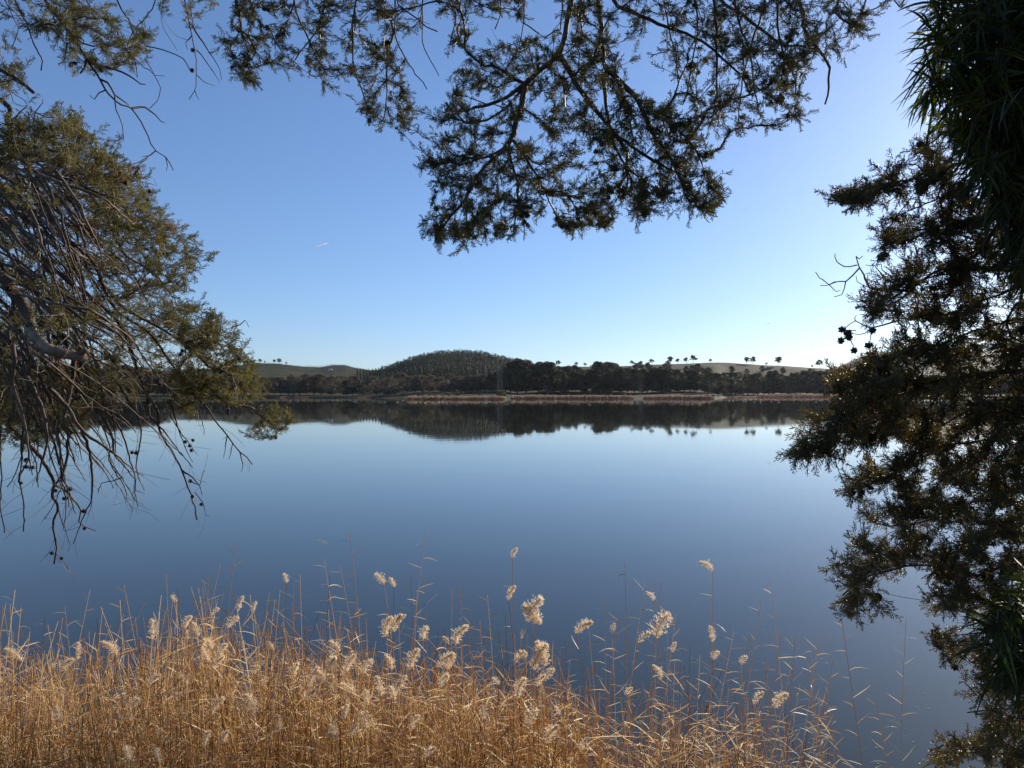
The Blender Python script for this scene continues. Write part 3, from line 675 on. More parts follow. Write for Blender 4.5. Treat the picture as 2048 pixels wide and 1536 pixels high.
A.region([1320,0,1728,0,1752,55,1742,78,1725,88,1692,118,1668,112,1640,125,1620,160,1596,180,1635,225,1612,238,1577,238,1552,262,1527,260,1495,270,1473,285,1444,280,1432,258,1400,240,1335,212,1330,171,1342,143,1338,102], 14, .18, -.30, 42, .12,
  holes=[(1500,60,14),(1625,60,14),(1560,30,10),(1470,110,9),(1575,205,9)], seed=5)
A.region([1765,-5,1815,-5,1800,14,1775,12], 14, .1, -1, 40, 0)
A.region([435,0,500,0,660,0,700,0,820,0,818,44,812,100,802,132,818,161,814,182,836,200,828,234,798,258,768,262,726,238,698,205,675,178,620,150,576,148,545,135,515,132,503,170,465,146,446,126,432,103,434,60], 14, .16, -.22, 36, .12,
  holes=[(520,60,10),(745,70,14),(685,100,13),(770,150,9),(545,30,8),(655,60,8)], seed=6)
A.region([500,140,515,150,510,172,470,152], 12, .08, -1, 30, 0); A.region([636,166,660,168,660,188,640,184], 12, .08, -1, 30, 0)
A.region([880,-10,884,35,892,60,900,80,888,103,905,108,940,93,944,48,932,35,955,-10], 15, .1, -.2, 30, .15, seed=7)
A.region([957,-10,965,55,990,66,1003,78,1040,58,1072,20,1078,-10], 15, .1, -.15, 30, .2, seed=8)
A.region([840,-20,860,40,870,90,850,90,830,30], 20, .1, -1, 30, 1.0)
A.region([400,-90,1760,-90,1760,0,400,0], 28, .3, -.1, 50, .3, seed=9); A.region([300,-420,1850,-420,1850,-90,300,-90], 40, .5, -.1, 60, .3, seed=10)
A.grow(.75, .05)
A.build(e1, SP, M['cypress'], size=(.052, .088), per=(4, 6), rt=.0014)
A.cones(e1, 100, CM, [(478,30),(473,62),(487,75),(497,112),(519,126),(484,128),(494,146),(546,60),(550,72),(736,248),(857,408),(864,407),(903,176),(952,428),(952,473),(981,475),(1063,456),(1129,462),(1148,440),(1172,437),(1187,455),(1198,428),(1317,390),(1306,408),(1185,287),(1195,298),(1178,300),(1398,310),(1385,322),(1120,442)])

# --- the cypress at the left, its bare twigs drooping over the water
def D2(x, y): return 4.3 + .45 * fbm(x / 380, y / 380, 21) + .0012 * max(0, x - 100) + .0004 * (y - 500)
B = Conifer(D2, 2)
e2 = empty('cypress_tree', (-4.9, 4.3, -.1)); tag(e2, 'cypress at the left edge, full of bare brown twigs drooping towards the water', 'tree')
TL = [(-4.9, 4.3, -.5), (-4.85, 4.3, 2.2), (-4.75, 4.35, 4.5), (-4.7, 4.3, 7.0), (-4.6, 4.3, 9.5)]
trunk_mesh(TL, .22, .08, 'trunk', e2); TLC = cr(TL, .1)
def left(px, w0, w1, up=.15, **k):
    a = P(px[0][0], px[0][1], B.depth(*px[0])); n = TLC[np.argmin(np.abs(TLC[:, 2] - (a[2] + up * 3)))]
    return B.limb(px, w0, w1, pre=[n, n * .45 + a * .55 + [0, 0, .12]], **k)
L = B.limb
left([(0,200),(15,240),(35,290),(60,350),(90,410),(120,460),(140,490),(158,530),(165,560),(170,620),(166,690),(155,760),(150,800)], 15, 5)
left([(-10,545),(15,572),(38,598),(52,620),(60,648),(64,658)], 23, 19, dz=-.75, alone=True)
L([(60,648),(66,664),(77,681),(98,697),(130,709),(152,713),(173,709)], 20, 15, m='dead_wood', dz=-.75, alone=True, wob=.012)
L([(150,712),(160,704),(170,700),(176,703)], 9, 8, m='dead_wood', dz=-.75, alone=True)
L([(148,716),(147,735),(143,760),(138,790),(131,820),(126,840),(129,852),(143,864)], 8, 5, m='bark', dz=-.75)
left([(-30,440),(44,488),(88,517),(123,552),(164,582),(193,602),(223,629),(249,664),(264,708),(278,752),(296,790),(316,828),(319,861),(340,897),(363,940),(378,979),(390,1014),(394,1040)], 15, 3)
left([(-20,395),(60,425),(103,456),(146,488),(182,517),(205,565),(223,605),(243,629),(281,652),(305,675),(322,696),(343,728),(366,760),(387,790),(410,810),(428,837),(439,853),(463,882),(480,905),(495,914),(505,929)], 15, 2.5)
L([(387,790),(425,790),(457,807),(498,813),(521,831),(545,850)], 6, 2.5)
left([(-20,340),(80,400),(130,435),(176,467),(234,494),(258,517),(290,535),(316,555),(343,590)], 11, 3)
L([(200,560),(225,590),(249,617),(293,640),(337,667),(366,684),(390,681),(410,672),(440,665)], 9, 3)
L([(366,684),(395,711),(416,731),(454,746),(490,765)], 6, 2.5)
left([(-20,260),(20,285),(55,290),(100,300),(140,313),(178,345),(230,355),(262,345)], 10, 2.5)
L([(69,290),(70,260),(66,240),(70,225),(85,205),(86,197)], 4, 1.2)
L([(70,225),(95,235),(108,234)], 3, 1.2)
L([(22,240),(40,225),(55,210),(42,195),(30,190)], 3, 1.2)
left([(-20,300),(60,310),(120,330),(160,365),(190,400),(205,420)], 8, 3)
left([(-20,480),(30,530),(60,575),(110,610),(150,660),(190,720),(205,790),(212,830)], 10, 4)
left([(-20,610),(20,650),(45,700),(60,760),(75,820),(90,880)], 9, 3)
left([(-20,690),(10,740),(30,790),(20,840),(18,853)], 8, 6)
L([(18,853),(59,891),(88,926),(104,955),(108,970),(105,993),(116,1014),(108,1040),(107,1058),(113,1096),(108,1128)], 8, 3)
L([(108,970),(128,978),(141,993),(152,1006),(161,1022),(158,1043),(176,1055),(193,1062)], 5, 2)
L([(143,864),(133,885),(135,905),(129,932),(124,948),(117,961),(108,972)], 5, 4)
L([(116,1014),(122,1040),(131,1060),(136,1080),(140,1090),(136,1103)], 2.5, 1, alone=True)
L([(113,1108),(125,1120),(134,1130),(136,1140)], 2, 1, alone=True)
left([(40,560),(120,640),(160,700),(187,809),(205,853),(220,896),(217,920),(243,955),(258,981),(271,1003)], 9, 2)
L([(187,809),(214,847),(225,880),(231,911),(255,940),(270,960),(272,981),(290,987)], 7, 1.5)
L([(217,920),(230,945),(250,975),(254,998)], 3, 1.2, alone=True)
left([(0,600),(50,740),(56,826),(56,868),(58,914),(46,940),(38,964),(47,999),(48,1031),(47,1063)], 8, 2.5)
left([(-20,760),(0,830),(0,896),(3,955),(1,1014),(6,1040),(9,1066)], 8, 2)
L([(230,760),(262,810),(281,850),(281,885),(272,926),(278,955),(289,981)], 5, 1.5)
L([(243,955),(225,962),(205,966),(196,985)], 2.5, 1, alone=True)
L([(296,790),(300,830),(325,860),(345,885),(358,905),(366,912)], 5, 2)
L([(340,800),(355,850),(365,880),(380,915),(386,925)], 4, 1.2)
L([(363,940),(385,955),(400,975),(404,990)], 4, 1.2, alone=True)
L([(378,960),(400,970),(405,945),(411,940)], 2.5, 1, alone=True)
L([(390,985),(405,1005),(412,1030),(420,1032)], 2, 1, alone=True)
L([(340,830),(365,870),(388,900),(394,908)], 3, 1)
L([(455,870),(450,900),(447,915)], 2.5, 1, alone=True); L([(466,885),(462,905),(458,918)], 2, 1, alone=True); L([(480,905),(485,930),(483,943)], 2.5, 1, alone=True)
L([(387,790),(400,830),(409,860),(408,870)], 2.5, 1)
L([(463,655),(480,650),(490,640),(498,655)], 2.5, 1, alone=True); L([(455,690),(470,680),(488,684),(505,680)], 2.5, 1, alone=True)
for i in range(130):                      # the fan of inner branches, sweeping down to the right
    y0 = B.r.uniform(300, 780); x0 = B.r.uniform(-40, 130); a = B.r.uniform(.30, 1.05) + (.25 if y0 > 650 else 0); px = [(x0, y0)]; n = B.r.integers(5, 11)
    for j in range(n):
        a += B.r.normal(.05, .14); st = B.r.uniform(24, 42); px.append((px[-1][0] + math.cos(a) * st, px[-1][1] + math.sin(a) * st))
    L(px, B.r.uniform(3, 8), 1.6, dz=B.r.normal(-.1, .4))
# top left boughs
def topl(px, w0, w1, **k):
    a = P(px[0][0] - 20, -90, B.depth(px[0][0], 0)); n = TLC[np.argmin(np.abs(TLC[:, 2] - (a[2] + .5)))]
    return B.limb(px, w0, w1, pre=[n, n * .4 + a * .6 + [0, 0, .25], a], **k)
topl([(91,0),(117,35),(149,79),(173,117),(199,158),(217,188),(234,205),(264,217),(281,243),(296,272),(311,302),(331,314),(347,341)], 15, 2)
topl([(173,0),(202,32),(234,62),(249,94),(278,126),(308,149),(321,176),(314,202),(299,217)], 8, 1.5)
topl([(234,0),(256,38),(272,73),(293,91),(337,103),(366,117),(380,140)], 9, 2)
L([(199,158),(215,165),(230,190),(250,205),(258,210)], 5, 2)
L([(264,217),(290,213),(310,228),(322,242),(330,246)], 5, 1.2); L([(311,302),(298,312),(285,313)], 2.5, 1); L([(331,314),(335,330),(333,342)], 2, 1)
L([(230,190),(233,220),(245,250),(248,283)], 3.5, 1); L([(212,180),(198,185),(190,200),(179,191)], 3, 1.5)
L([(173,117),(195,132),(228,137),(258,152),(281,168),(292,169)], 6, 2); L([(173,117),(168,135),(160,147)], 6, 3)
topl([(369,0),(378,44),(387,88),(393,132),(390,182),(378,199)], 8, 1.5)
L([(393,100),(410,120),(425,140),(440,165)], 3, 1); L([(393,150),(410,165),(430,172)], 2, 1); L([(390,182),(398,200)], 2, 1)
L([(378,44),(400,75),(425,115),(440,140),(443,160)], 4, 1); L([(385,70),(372,85),(375,100)], 2.5, 1)
topl([(310,0),(295,30),(275,52),(262,70),(255,90)], 5, 2); topl([(325,0),(322,40),(335,70),(348,90),(354,101)], 3.5, 1)
topl([(29,0),(53,44),(67,88),(85,123),(82,141)], 7, 2.5); topl([(10,0),(20,20),(36,55),(32,75),(24,95)], 5, 1.5)
topl([(-10,120),(0,138),(38,161),(67,185)], 12, 7); topl([(140,0),(150,40),(150,75)], 6, 3)
L([(149,79),(185,92),(235,95),(275,100)], 3.5, 1.2); L([(110,45),(85,50),(65,70),(55,80)], 3, 1); L([(135,85),(130,115),(131,142)], 3, 1)
L([(290,118),(310,150),(330,152)], 2, 1); L([(250,94),(270,125),(275,155),(272,150)], 3, 1); L([(60,178),(20,160),(28,205),(55,212)], 3, 1)
LOW = [0,252, 38,249, 103,220, 140,228, 164,239, 203,280, 224,286, 229,319, 250,318, 288,345, 316,355, 311,378, 300,401, 283,422, 347,434, 379,461, 395,491, 423,497, 430,517, 418,535, 387,543, 370,564, 400,599, 420,620, 459,655, 457,681, 489,696, 510,716, 507,746, 529,769, 524,793, 500,800, 455,812, 395,805, 369,829, 349,818, 300,780, 205,776, 176,820, 167,855, 147,865, 97,885, 53,865, 18,893, 0,900, -60,900, -60,252]
EDGE = [0,252, 103,220, 164,239, 224,286, 250,318, 316,355, 300,401, 347,434, 395,491, 430,517, 387,543, 370,564, 420,620, 459,655, 489,696, 510,746, 529,780, 455,800, 380,790, 340,740, 380,700, 330,660, 300,600, 300,540, 250,480, 200,440, 180,380, 120,340, 0,330]
B.region(EDGE, 10.5, .20, -.14, 34, .08, seed=12, holes=[(270,420,12),(60,225,14),(345,720,16),(205,470,10)])
B.region(LOW, 14, .45, -.40, 50, .80, seed=13, holes=[(178,700,14),(192,690,14),(255,800,26),(230,790,18)])
B.region([-40,300,180,300,320,560,390,720,300,800,150,860,-40,880], 10.5, .5, -.6, 60, 1.0, seed=14)
B.region([-60,260,130,260,260,420,330,560,380,700,300,760,200,770,-60,860], 14, .3, -.50, 60, 0, dz=.95, seed=44, holes=[(180,702,13),(195,690,13)])
B.region([395,600,420,620,459,655,457,681,489,696,510,716,507,746,529,769,524,793,500,800,455,812,395,805,369,829,349,818,330,770,340,700,380,640], 12, .16, -.2, 36, .05, seed=46, holes=[(345,725,14)])
B.region([-20,600,130,640,260,740,300,790,200,800,170,855,97,880,-20,890], 15, .3, -.3, 40, .1, dz=.5, seed=47)
B.region([-60,240,40,250,105,225,140,235,200,285,230,325,310,360,300,400,340,435,420,500,380,545,400,600,330,640,200,560,100,420,-60,380], 17, .25, -.05, 40, .25, dz=.35, seed=48)
B.region([530,815,571,807,578,834,568,878,540,872,498,880,493,867,516,845,520,825], 12, .1, -1, 30, 0)
B.region([350,790,395,806,386,830,372,830,350,818], 13, .1, -1, 30, 0); B.region([-20,760,205,779,167,858,97,888,18,893,-20,900], 16, .3, -.2, 40, .15, seed=15)
B.region([0,73,20,85,45,105,58,135,70,165,50,176,20,185,-10,199,-20,80], 15, .15, -.3, 30, 0, seed=16)
B.region([60,-5,210,-5,212,20,240,28,262,42,300,52,303,90,288,110,290,130,263,148,220,138,200,150,170,133,150,136,115,118,100,80,60,60,30,40,0,20,0,-5], 11.5, .18, -.16, 34, .15, seed=17)
B.region([310,-8,346,-5,340,35,325,44], 14, .1, -1, 30, .1); B.region([362,-5,430,-5,420,25,398,40,372,25], 15, .1, -.3, 30, .1)
B.region([205,780,420,800,400,860,300,900,220,920], 30, .25, -.6, 60, 1.0, seed=18)
B.grow(.6, .12)
# short dead side shoots on the hanging limbs
for ids, m in list(B.limbs):
    if B.pos[ids[-1]][2] > 3.75: continue
    for q in range(int(len(ids) * .34)):
        k = ids[int(len(ids) * B.r.uniform(.4, 1)) - 1]; dz_ = norm(B.dir[k] + B.r.normal(0, .65, 3) + [0, 0, -.35]); c = [B.pos[k] + dz_ * t * B.r.uniform(.04, .13) for t in ()]
        L_ = B.r.uniform(.05, .2); tt = np.arange(1, 6)[:, None] / 5; bend = norm(B.r.normal(size=3)) * L_ * .3
        ch = B.addchain(B.pos[k] + dz_ * L_ * tt + bend * tt ** 2, k); B.chains.append((k, ch, 1.0)); B.w[ch] += 1
B.build(e2, SP, M['cypress_pale'], size=(.07, .11), per=(3, 4), rt=.0012)
B.cones(e2, 100, CM, [(206,116),(201,140),(383,102),(386,141),(310,365),(295,410),(47,909),(52,915),(47,917),(49,934),(55,935),(60,936),(44,967),(111,981),(126,997),(133,996),(140,977),(179,1021),(169,1057),(105,1107),(121,1114),(383,964),(386,995),(401,1011),(462,823),(466,830),(455,812),(363,700),(357,708),(441,745)])

# --- the dense cypress at the right, against the light
def D3(x, y): return 3.15 + .4 * fbm(x / 330, y / 330, 31) - .0002 * (x - 1900)
Cc = Conifer(D3, 3)
e3 = empty('cypress_tree', (3.6, 3.5, 0)); tag(e3, 'dense dark cypress at the right edge, its layered boughs reaching over the lake', 'tree')
TR = [(3.6, 3.5, -.4), (3.55, 3.5, 2.5), (3.5, 3.45, 4.5), (3.45, 3.4, 7.0)]
trunk_mesh(TR, .20, .08, 'trunk', e3); TRC = cr(TR, .1)
def right(px, w0, w1, **k):
    a = P(px[0][0] + 10, px[0][1], Cc.depth(*px[0])); n = TRC[np.argmin(np.abs(TRC[:, 2] - (a[2] + Cc.r.uniform(-.7, .15))))]; q = Cc.r.normal(0, .12, 3)
    return Cc.limb(px, w0, w1, pre=[n, n * .65 + a * .35 + q, n * .3 + a * .7 - q * .5], **k)
RL = Cc.limb
right([(2060,544),(2005,540),(1961,535),(1902,532),(1870,545),(1843,561),(1810,580),(1780,600)], 14, 4)
right([(2050,420),(1996,452),(1961,503),(1917,535),(1905,580),(1887,602)], 12, 5)
right([(2060,565),(2005,588),(1946,608),(1917,640),(1880,670)], 10, 3)
right([(2060,605),(2022,626),(2014,650),(2020,670),(2040,682),(2060,686)], 8, 4)
right([(2060,743),(1975,746),(1917,755),(1860,764),(1829,761),(1780,775),(1750,785),(1726,802),(1712,822),(1690,850),(1650,885)], 14, 4)
right([(2060,1002),(1990,1002),(1946,1005),(1902,1025),(1860,1040),(1800,1050)], 11, 3)
right([(2060,1067),(1990,1067),(1946,1087),(1900,1110),(1860,1150)], 8, 3)
right([(2060,870),(1946,885),(1858,894),(1810,925),(1785,947),(1740,970)], 9, 3)
right([(2060,300),(1960,315),(1860,345),(1820,360),(1780,367),(1742,386),(1710,398),(1685,405),(1655,398)], 10, 3)
right([(2060,470),(1990,440),(1900,445),(1840,470),(1790,492),(1765,500)], 9, 3)
right([(2060,1120),(1950,1150),(1850,1130),(1780,1140),(1720,1160),(1685,1190)], 9, 3)
right([(2060,1210),(1980,1200),(1920,1195),(1870,1190)], 7, 3)
right([(2060,1300),(1970,1290),(1910,1290),(1870,1282)], 8, 3)
right([(2060,1440),(1980,1420),(1935,1425)], 7, 3); right([(2060,1530),(1980,1500),(1900,1490),(1860,1500)], 8, 3)
right([(2060,800),(1960,815),(1880,850),(1830,870)], 7, 3); right([(2060,640),(1960,660),(1880,690),(1830,720),(1850,760)], 8, 3)
right([(2060,350),(1990,345),(1930,370),(1870,400),(1820,420)], 8, 3)
right([(1840,560),(1837,600),(1836,660),(1848,705),(1862,705)], 7, 3)
RL([(1815,582),(1794,579),(1764,580),(1741,576),(1730,558),(1726,550),(1718,535),(1712,513)], 6.5, 2, alone=True)
RL([(1718,537),(1705,552),(1691,563),(1680,562),(1671,563),(1659,570),(1645,560),(1638,555),(1631,544)], 3.2, 1.6, alone=True); RL([(1671,563),(1655,569),(1640,571)], 2.4, 1.4, alone=True)
RL([(1714,530),(1700,533),(1688,532),(1680,527),(1674,523),(1669,515),(1670,507)], 2.8, 1.5, alone=True); RL([(1691,563),(1690,575),(1684,588),(1668,594)], 2.6, 1.5, alone=True)
RL([(1659,570),(1668,578),(1672,582),(1681,581)], 2.2, 1.3, alone=True); RL([(1712,513),(1719,517),(1725,512)], 2.6, 1.4, alone=True); RL([(1794,570),(1772,560),(1762,550),(1752,535),(1755,520),(1762,512)], 3.2, 1.4, alone=True)
RL([(1770,562),(1785,556),(1765,540),(1762,528),(1745,532),(1731,530)], 2.4, 1.2, alone=True); RL([(1741,576),(1725,570),(1715,562),(1712,552)], 2, 1.2, alone=True)
RL([(1800,640),(1785,643),(1765,652),(1741,658),(1725,650),(1712,643),(1698,650),(1682,665)], 4, 1.5, alone=True); RL([(1712,643),(1712,635),(1713,630)], 2, 1.2, alone=True)
RL([(1741,658),(1730,668),(1714,668),(1697,664)], 2.6, 1.4, alone=True); RL([(1712,661),(1690,660),(1678,664)], 2, 1.2, alone=True); RL([(1698,675),(1704,685),(1711,695),(1707,700)], 2.2, 1.4, alone=True); RL([(1742,660),(1742,675),(1737,690)], 2.2, 1.3, alone=True); RL([(1697,673),(1688,678),(1682,681)], 2, 1.2, alone=True)
RIGHT = [2070,225, 2010,225, 1960,250, 1900,235, 1852,266, 1838,292, 1795,322, 1750,345, 1722,372, 1660,392, 1655,402, 1700,406, 1712,425, 1750,402, 1788,436, 1765,450, 1750,478, 1762,505, 1800,500, 1820,510, 1805,526, 1785,547, 1752,578, 1722,610, 1735,625, 1750,643, 1790,630, 1822,640, 1800,668, 1760,690, 1745,705, 1735,728, 1690,738, 1668,760, 1685,775, 1726,775, 1700,794, 1672,813, 1640,820, 1610,845, 1602,870, 1600,900, 1612,926, 1650,910, 1690,893, 1726,896, 1747,882, 1776,862, 1806,872, 1812,889, 1779,900, 1752,913, 1735,931, 1695,955, 1680,975, 1692,985, 1708,998, 1741,1002, 1760,988, 1794,978, 1772,1012, 1728,1028, 1722,1048, 1698,1066, 1712,1084, 1714,1108, 1672,1124, 1655,1149, 1663,1175, 1675,1202, 1675,1225, 1692,1240, 1710,1230, 1735,1219, 1729,1196, 1759,1218, 1786,1196, 1770,1161, 1814,1147, 1850,1122, 1858,1144, 1882,1158, 1900,1166, 1890,1177, 1842,1188, 1845,1213, 1858,1236, 1882,1225, 1931,1230, 1940,1250, 1890,1264, 1850,1270, 1878,1288, 1885,1310, 1911,1323, 1943,1335, 1946,1355, 1936,1372, 1954,1383, 1935,1410, 1945,1430, 1962,1443, 1925,1458, 1900,1478, 1862,1485, 1846,1503, 1852,1545, 2080,1545]
GAPS = [(1840,492,22),(1815,500,14),(1957,658,20),(1812,650,18),(1785,640,12),(1850,640,10),(1760,690,14),(1775,700,12),(1700,905,10),(1790,900,16),(1760,1000,14),(1730,1010,10),(1790,1150,10),(1850,1135,14),(1820,1175,16),(1900,1190,10),(1890,1250,16),(1930,1260,14),(1960,1265,10),(1940,1345,14),(1955,1375,10),(1935,1395,10),(1900,1445,18),(1940,1440,12),(1880,1230,8),(1880,1060,9),(1950,945,9),(1930,355,9),(1960,500,7),(1990,590,8),(1925,1080,11),(1965,1060,12),(1985,1110,12),(1930,990,12),(1960,1150,10),(1905,1100,8),(2000,930,9),(1870,1000,8),(1890,830,8),(1770,690,12),(1975,1240,14),(1965,1290,10),(1995,800,8),(1990,1380,8),(1870,930,8),(2020,880,8),(2010,620,10),(1760,880,6),(1900,500,6),(2015,1190,9),(1800,1080,7),(1930,720,6)]
Cc.region(RIGHT, 9.0, .22, -.03, 36, .06, holes=GAPS, seed=22)
Cc.region([1662,755,1760,722,1830,790,1740,805,1690,795], 12, .15, -1, 30, 0); Cc.region([1605,850,1690,800,1800,800,1800,870,1650,915,1605,915], 13, .18, -.6, 30, 0)
Cc.region([1655,396,1720,372,1760,360,1760,400,1700,406], 11, .06, -1, 30, 0); Cc.region([1568,905,1600,895,1610,926,1576,924], 10, .05, -1, 30, 0)
Cc.region([1722,612,1745,600,1760,640,1750,643,1735,625], 12, .06, -1, 30, 0)
Cc.region([2050,200,2200,200,2200,1560,2050,1560], 22, .3, -.3, 60, .1, seed=23)
Cc.region([2200,100,2760,100,2760,1600,2200,1600], 27, .45, -.25, 70, .1, seed=24)
Cc.grow(.6, .05)
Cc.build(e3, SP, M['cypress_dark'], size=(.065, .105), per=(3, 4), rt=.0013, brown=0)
Cc.cones(e3, 100, CM, [(1685,657),(1697,667),(1698,675),(1695,668),(1682,681),(1708,701),(1737,691),(1745,661),(1840,280),(1771,378),(1775,372),(1737,388),(1747,390),(1725,399),(1686,405),(1697,406),(1706,405),(1800,483),(1760,514),(1766,520),(1768,510),(1700,978),(1703,984),(1730,973),(1744,984),(1719,994),(1724,997),(1616,925),(1621,918),(1640,910),(1650,908),(1655,912),(1780,1197),(1788,1198),(1773,1194),(1790,1197),(1815,934),(1818,968),(1700,1230),(1874,1289),(1881,1294),(1890,1325),(1900,1320),(1905,1327),(1882,1158),(1930,1187),(1940,1190),(1945,1184)], size=(.013, .017))

# ------------------------------------------------------------------ narrow leaved tree at the upper right
def blades(r, bases, dirs, lens, wid, droop, seg=5, up=(0, 0, 1), curl=.28):
    """long tapering leaves that bend down under their weight; returns quads"""
    n = len(bases); t = np.linspace(0, 1, seg + 1); side = norm(np.cross(dirs, r.normal(size=(n, 3)) * .6 + np.array(up)))
    pts = bases[:, None] + dirs[:, None] * lens[:, None, None] * t[None, :, None] + np.array([0, 0, -1.0]) * (droop * lens)[:, None, None] * (t ** 2)[None, :, None] + norm(r.normal(size=(n, 3)))[:, None] * (r.normal(0, curl, n) * lens)[:, None, None] * (t ** 2)[None, :, None]
    w_ = wid[:, None] * (np.sin(np.pi * np.clip(t * .86 + .10, 0, 1)) ** .8)[None]
    a = pts - side[:, None] * w_[..., None]; b = pts + side[:, None] * w_[..., None]
    return np.stack([a[:, :-1], a[:, 1:], b[:, 1:], b[:, :-1]], 2).reshape(-1, 4, 3)
def willowy(e, D, seed, polys, limbs, spacing, trunkc, dens=8, leaf=(.08, .14)):
    W = Conifer(D, seed)
    for px, a, b in limbs:
        p = P(*px[0], W.depth(*px[0])); n = trunkc[np.argmin(((trunkc - p) ** 2).sum(1))]; W.limb(px, a, b, pre=[n + [0, 0, W.r.uniform(-.3, .3)], n * .5 + p * .5 + W.r.normal(0, .1, 3)])
    for pl, kw in polys: W.region(pl, spacing, **kw)
    W.grow(.9, .02)
    rad_ = np.maximum(.0012 * np.maximum(W.w, 1) ** .42, W.rmin)
    for ids, m in W.limbs: T = Tubes(); T.add(W.pos[ids], W.rmin[ids] + .0004, 6, cap=True); T.build('limb', M['bark'], e)
    T = Tubes(); bs = []; ds = []
    for k, ids, b in W.chains:
        rr = np.concatenate([[rad_[ids[0]]], rad_[ids]]); T.add(W.pos[[k] + ids], rr, 3)
        d = norm(W.pos[ids[-1]] - W.pos[ids[0]] + 1e-6)
        for j in range(dens):
            i = ids[int(len(ids) * (1 - W.r.random() ** 1.5 * .9)) - 1]; bs.append(W.pos[i]); ds.append(norm(d * .7 + W.r.normal(0, .60, 3) + [0, 0, -.15]))
    T.build('twigs', M['twig'], e); bs = np.array(bs); ds = np.array(ds); n = len(bs)
    q = blades(W.r, bs, ds, W.r.uniform(*leaf, n), W.r.uniform(.0028, .0050, n), W.r.uniform(.1, .55, n)); obj('foliage', quads('foliage', q, M['narrow'], np.repeat(np.clip(W.r.normal(.45, .25, n), 0, 1), 5)), e)
def D4(x, y): return 2.45 + .2 * fbm(x / 200, y / 200, 41)
e4 = empty('narrow_leaved_tree', (2.9, 2.6, .8)); tag(e4, 'nearly black tree with long narrow leaves filling the upper right corner', 'tree')
TW = [(2.9, 2.6, .7), (2.85, 2.6, 3), (2.75, 2.55, 5), (2.6, 2.5, 7)]; trunk_mesh(TW, .14, .06, 'trunk', e4)
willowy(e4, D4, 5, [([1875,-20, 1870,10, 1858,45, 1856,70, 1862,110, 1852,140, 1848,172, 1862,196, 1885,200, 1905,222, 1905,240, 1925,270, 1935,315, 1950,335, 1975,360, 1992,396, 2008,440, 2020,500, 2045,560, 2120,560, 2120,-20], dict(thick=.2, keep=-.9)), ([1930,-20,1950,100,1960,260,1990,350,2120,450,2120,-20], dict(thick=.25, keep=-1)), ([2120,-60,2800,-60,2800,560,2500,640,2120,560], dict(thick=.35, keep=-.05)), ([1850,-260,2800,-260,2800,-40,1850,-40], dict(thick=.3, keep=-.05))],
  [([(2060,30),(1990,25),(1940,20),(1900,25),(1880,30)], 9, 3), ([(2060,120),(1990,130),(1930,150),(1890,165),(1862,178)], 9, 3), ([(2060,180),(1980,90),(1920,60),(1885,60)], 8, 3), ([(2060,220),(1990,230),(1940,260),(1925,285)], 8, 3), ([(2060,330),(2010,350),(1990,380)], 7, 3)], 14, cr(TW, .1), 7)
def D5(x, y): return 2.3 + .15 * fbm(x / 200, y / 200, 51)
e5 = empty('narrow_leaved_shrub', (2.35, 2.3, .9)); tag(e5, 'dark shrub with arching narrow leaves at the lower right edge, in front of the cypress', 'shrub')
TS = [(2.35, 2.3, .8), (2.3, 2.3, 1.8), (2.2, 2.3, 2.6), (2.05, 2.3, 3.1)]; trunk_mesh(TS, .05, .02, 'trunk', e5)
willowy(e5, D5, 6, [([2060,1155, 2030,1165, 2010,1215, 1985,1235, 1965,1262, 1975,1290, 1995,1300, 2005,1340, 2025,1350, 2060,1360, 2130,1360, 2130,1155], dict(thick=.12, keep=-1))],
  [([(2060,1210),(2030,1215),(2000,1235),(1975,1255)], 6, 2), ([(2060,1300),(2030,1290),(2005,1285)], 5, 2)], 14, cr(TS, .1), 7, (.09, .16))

# ------------------------------------------------------------------ reeds
def strip(p, d, L_, w_, droop, r, seg=3, curl=0.0):
    t = np.linspace(0, 1, seg + 1)[:, None]; s_ = norm(np.cross(d, r.normal(size=3))); pts = p + d * L_ * t + np.array([0, 0, -1.0]) * droop * L_ * t ** 2 + s_ * curl * L_ * t ** 2
    w2 = w_ * np.array([.5, 1, .8, .12] if seg == 3 else np.linspace(1, .1, seg + 1))[:, None]
    a, b = pts - s_ * w2, pts + s_ * w2; return np.stack([a[:-1], a[1:], b[1:], b[:-1]], 1)
def reed_parts(r, base, top, bend=.0, nl=8, leafL=(.10, .22), w=.0022, leaf0=.35, tips=True, side=None, ang=(50, 85), lw_=(.0022, .0052)):
    base = np.array(base, float); top = np.array(top, float); n = 7; t = np.linspace(0, 1, n)[:, None]
    ax = top - base; lat = norm(np.cross(ax, r.normal(size=3))); c = base + ax * t + lat * (bend * np.sin(t * math.pi)) ; LS = []
    az = r.uniform(0, 6.28) if side is None else side
    for i in range(nl):
        u = leaf0 + (1 - leaf0) * (i + r.uniform(0, .5)) / nl; u = min(u, .995); k = u * (n - 1); j = int(k); p = c[j] + (c[min(j + 1, n - 1)] - c[j]) * (k - j)
        th = math.radians(r.uniform(*ang)); a = az + (math.pi if i % 2 else 0) + r.normal(0, .45)
        up = norm(ax); h = norm(np.array([math.cos(a), math.sin(a) * .7, 0.0])); d = norm(up * math.cos(th) + h * math.sin(th)); L_ = r.uniform(*leafL) * (1.15 - .5 * u)
        LS.append(strip(p, d, L_, r.uniform(*lw_), r.uniform(-.1, .5), r, curl=r.normal(0, .16)))
    return c, np.concatenate(LS) if LS else np.zeros((0, 4, 3))
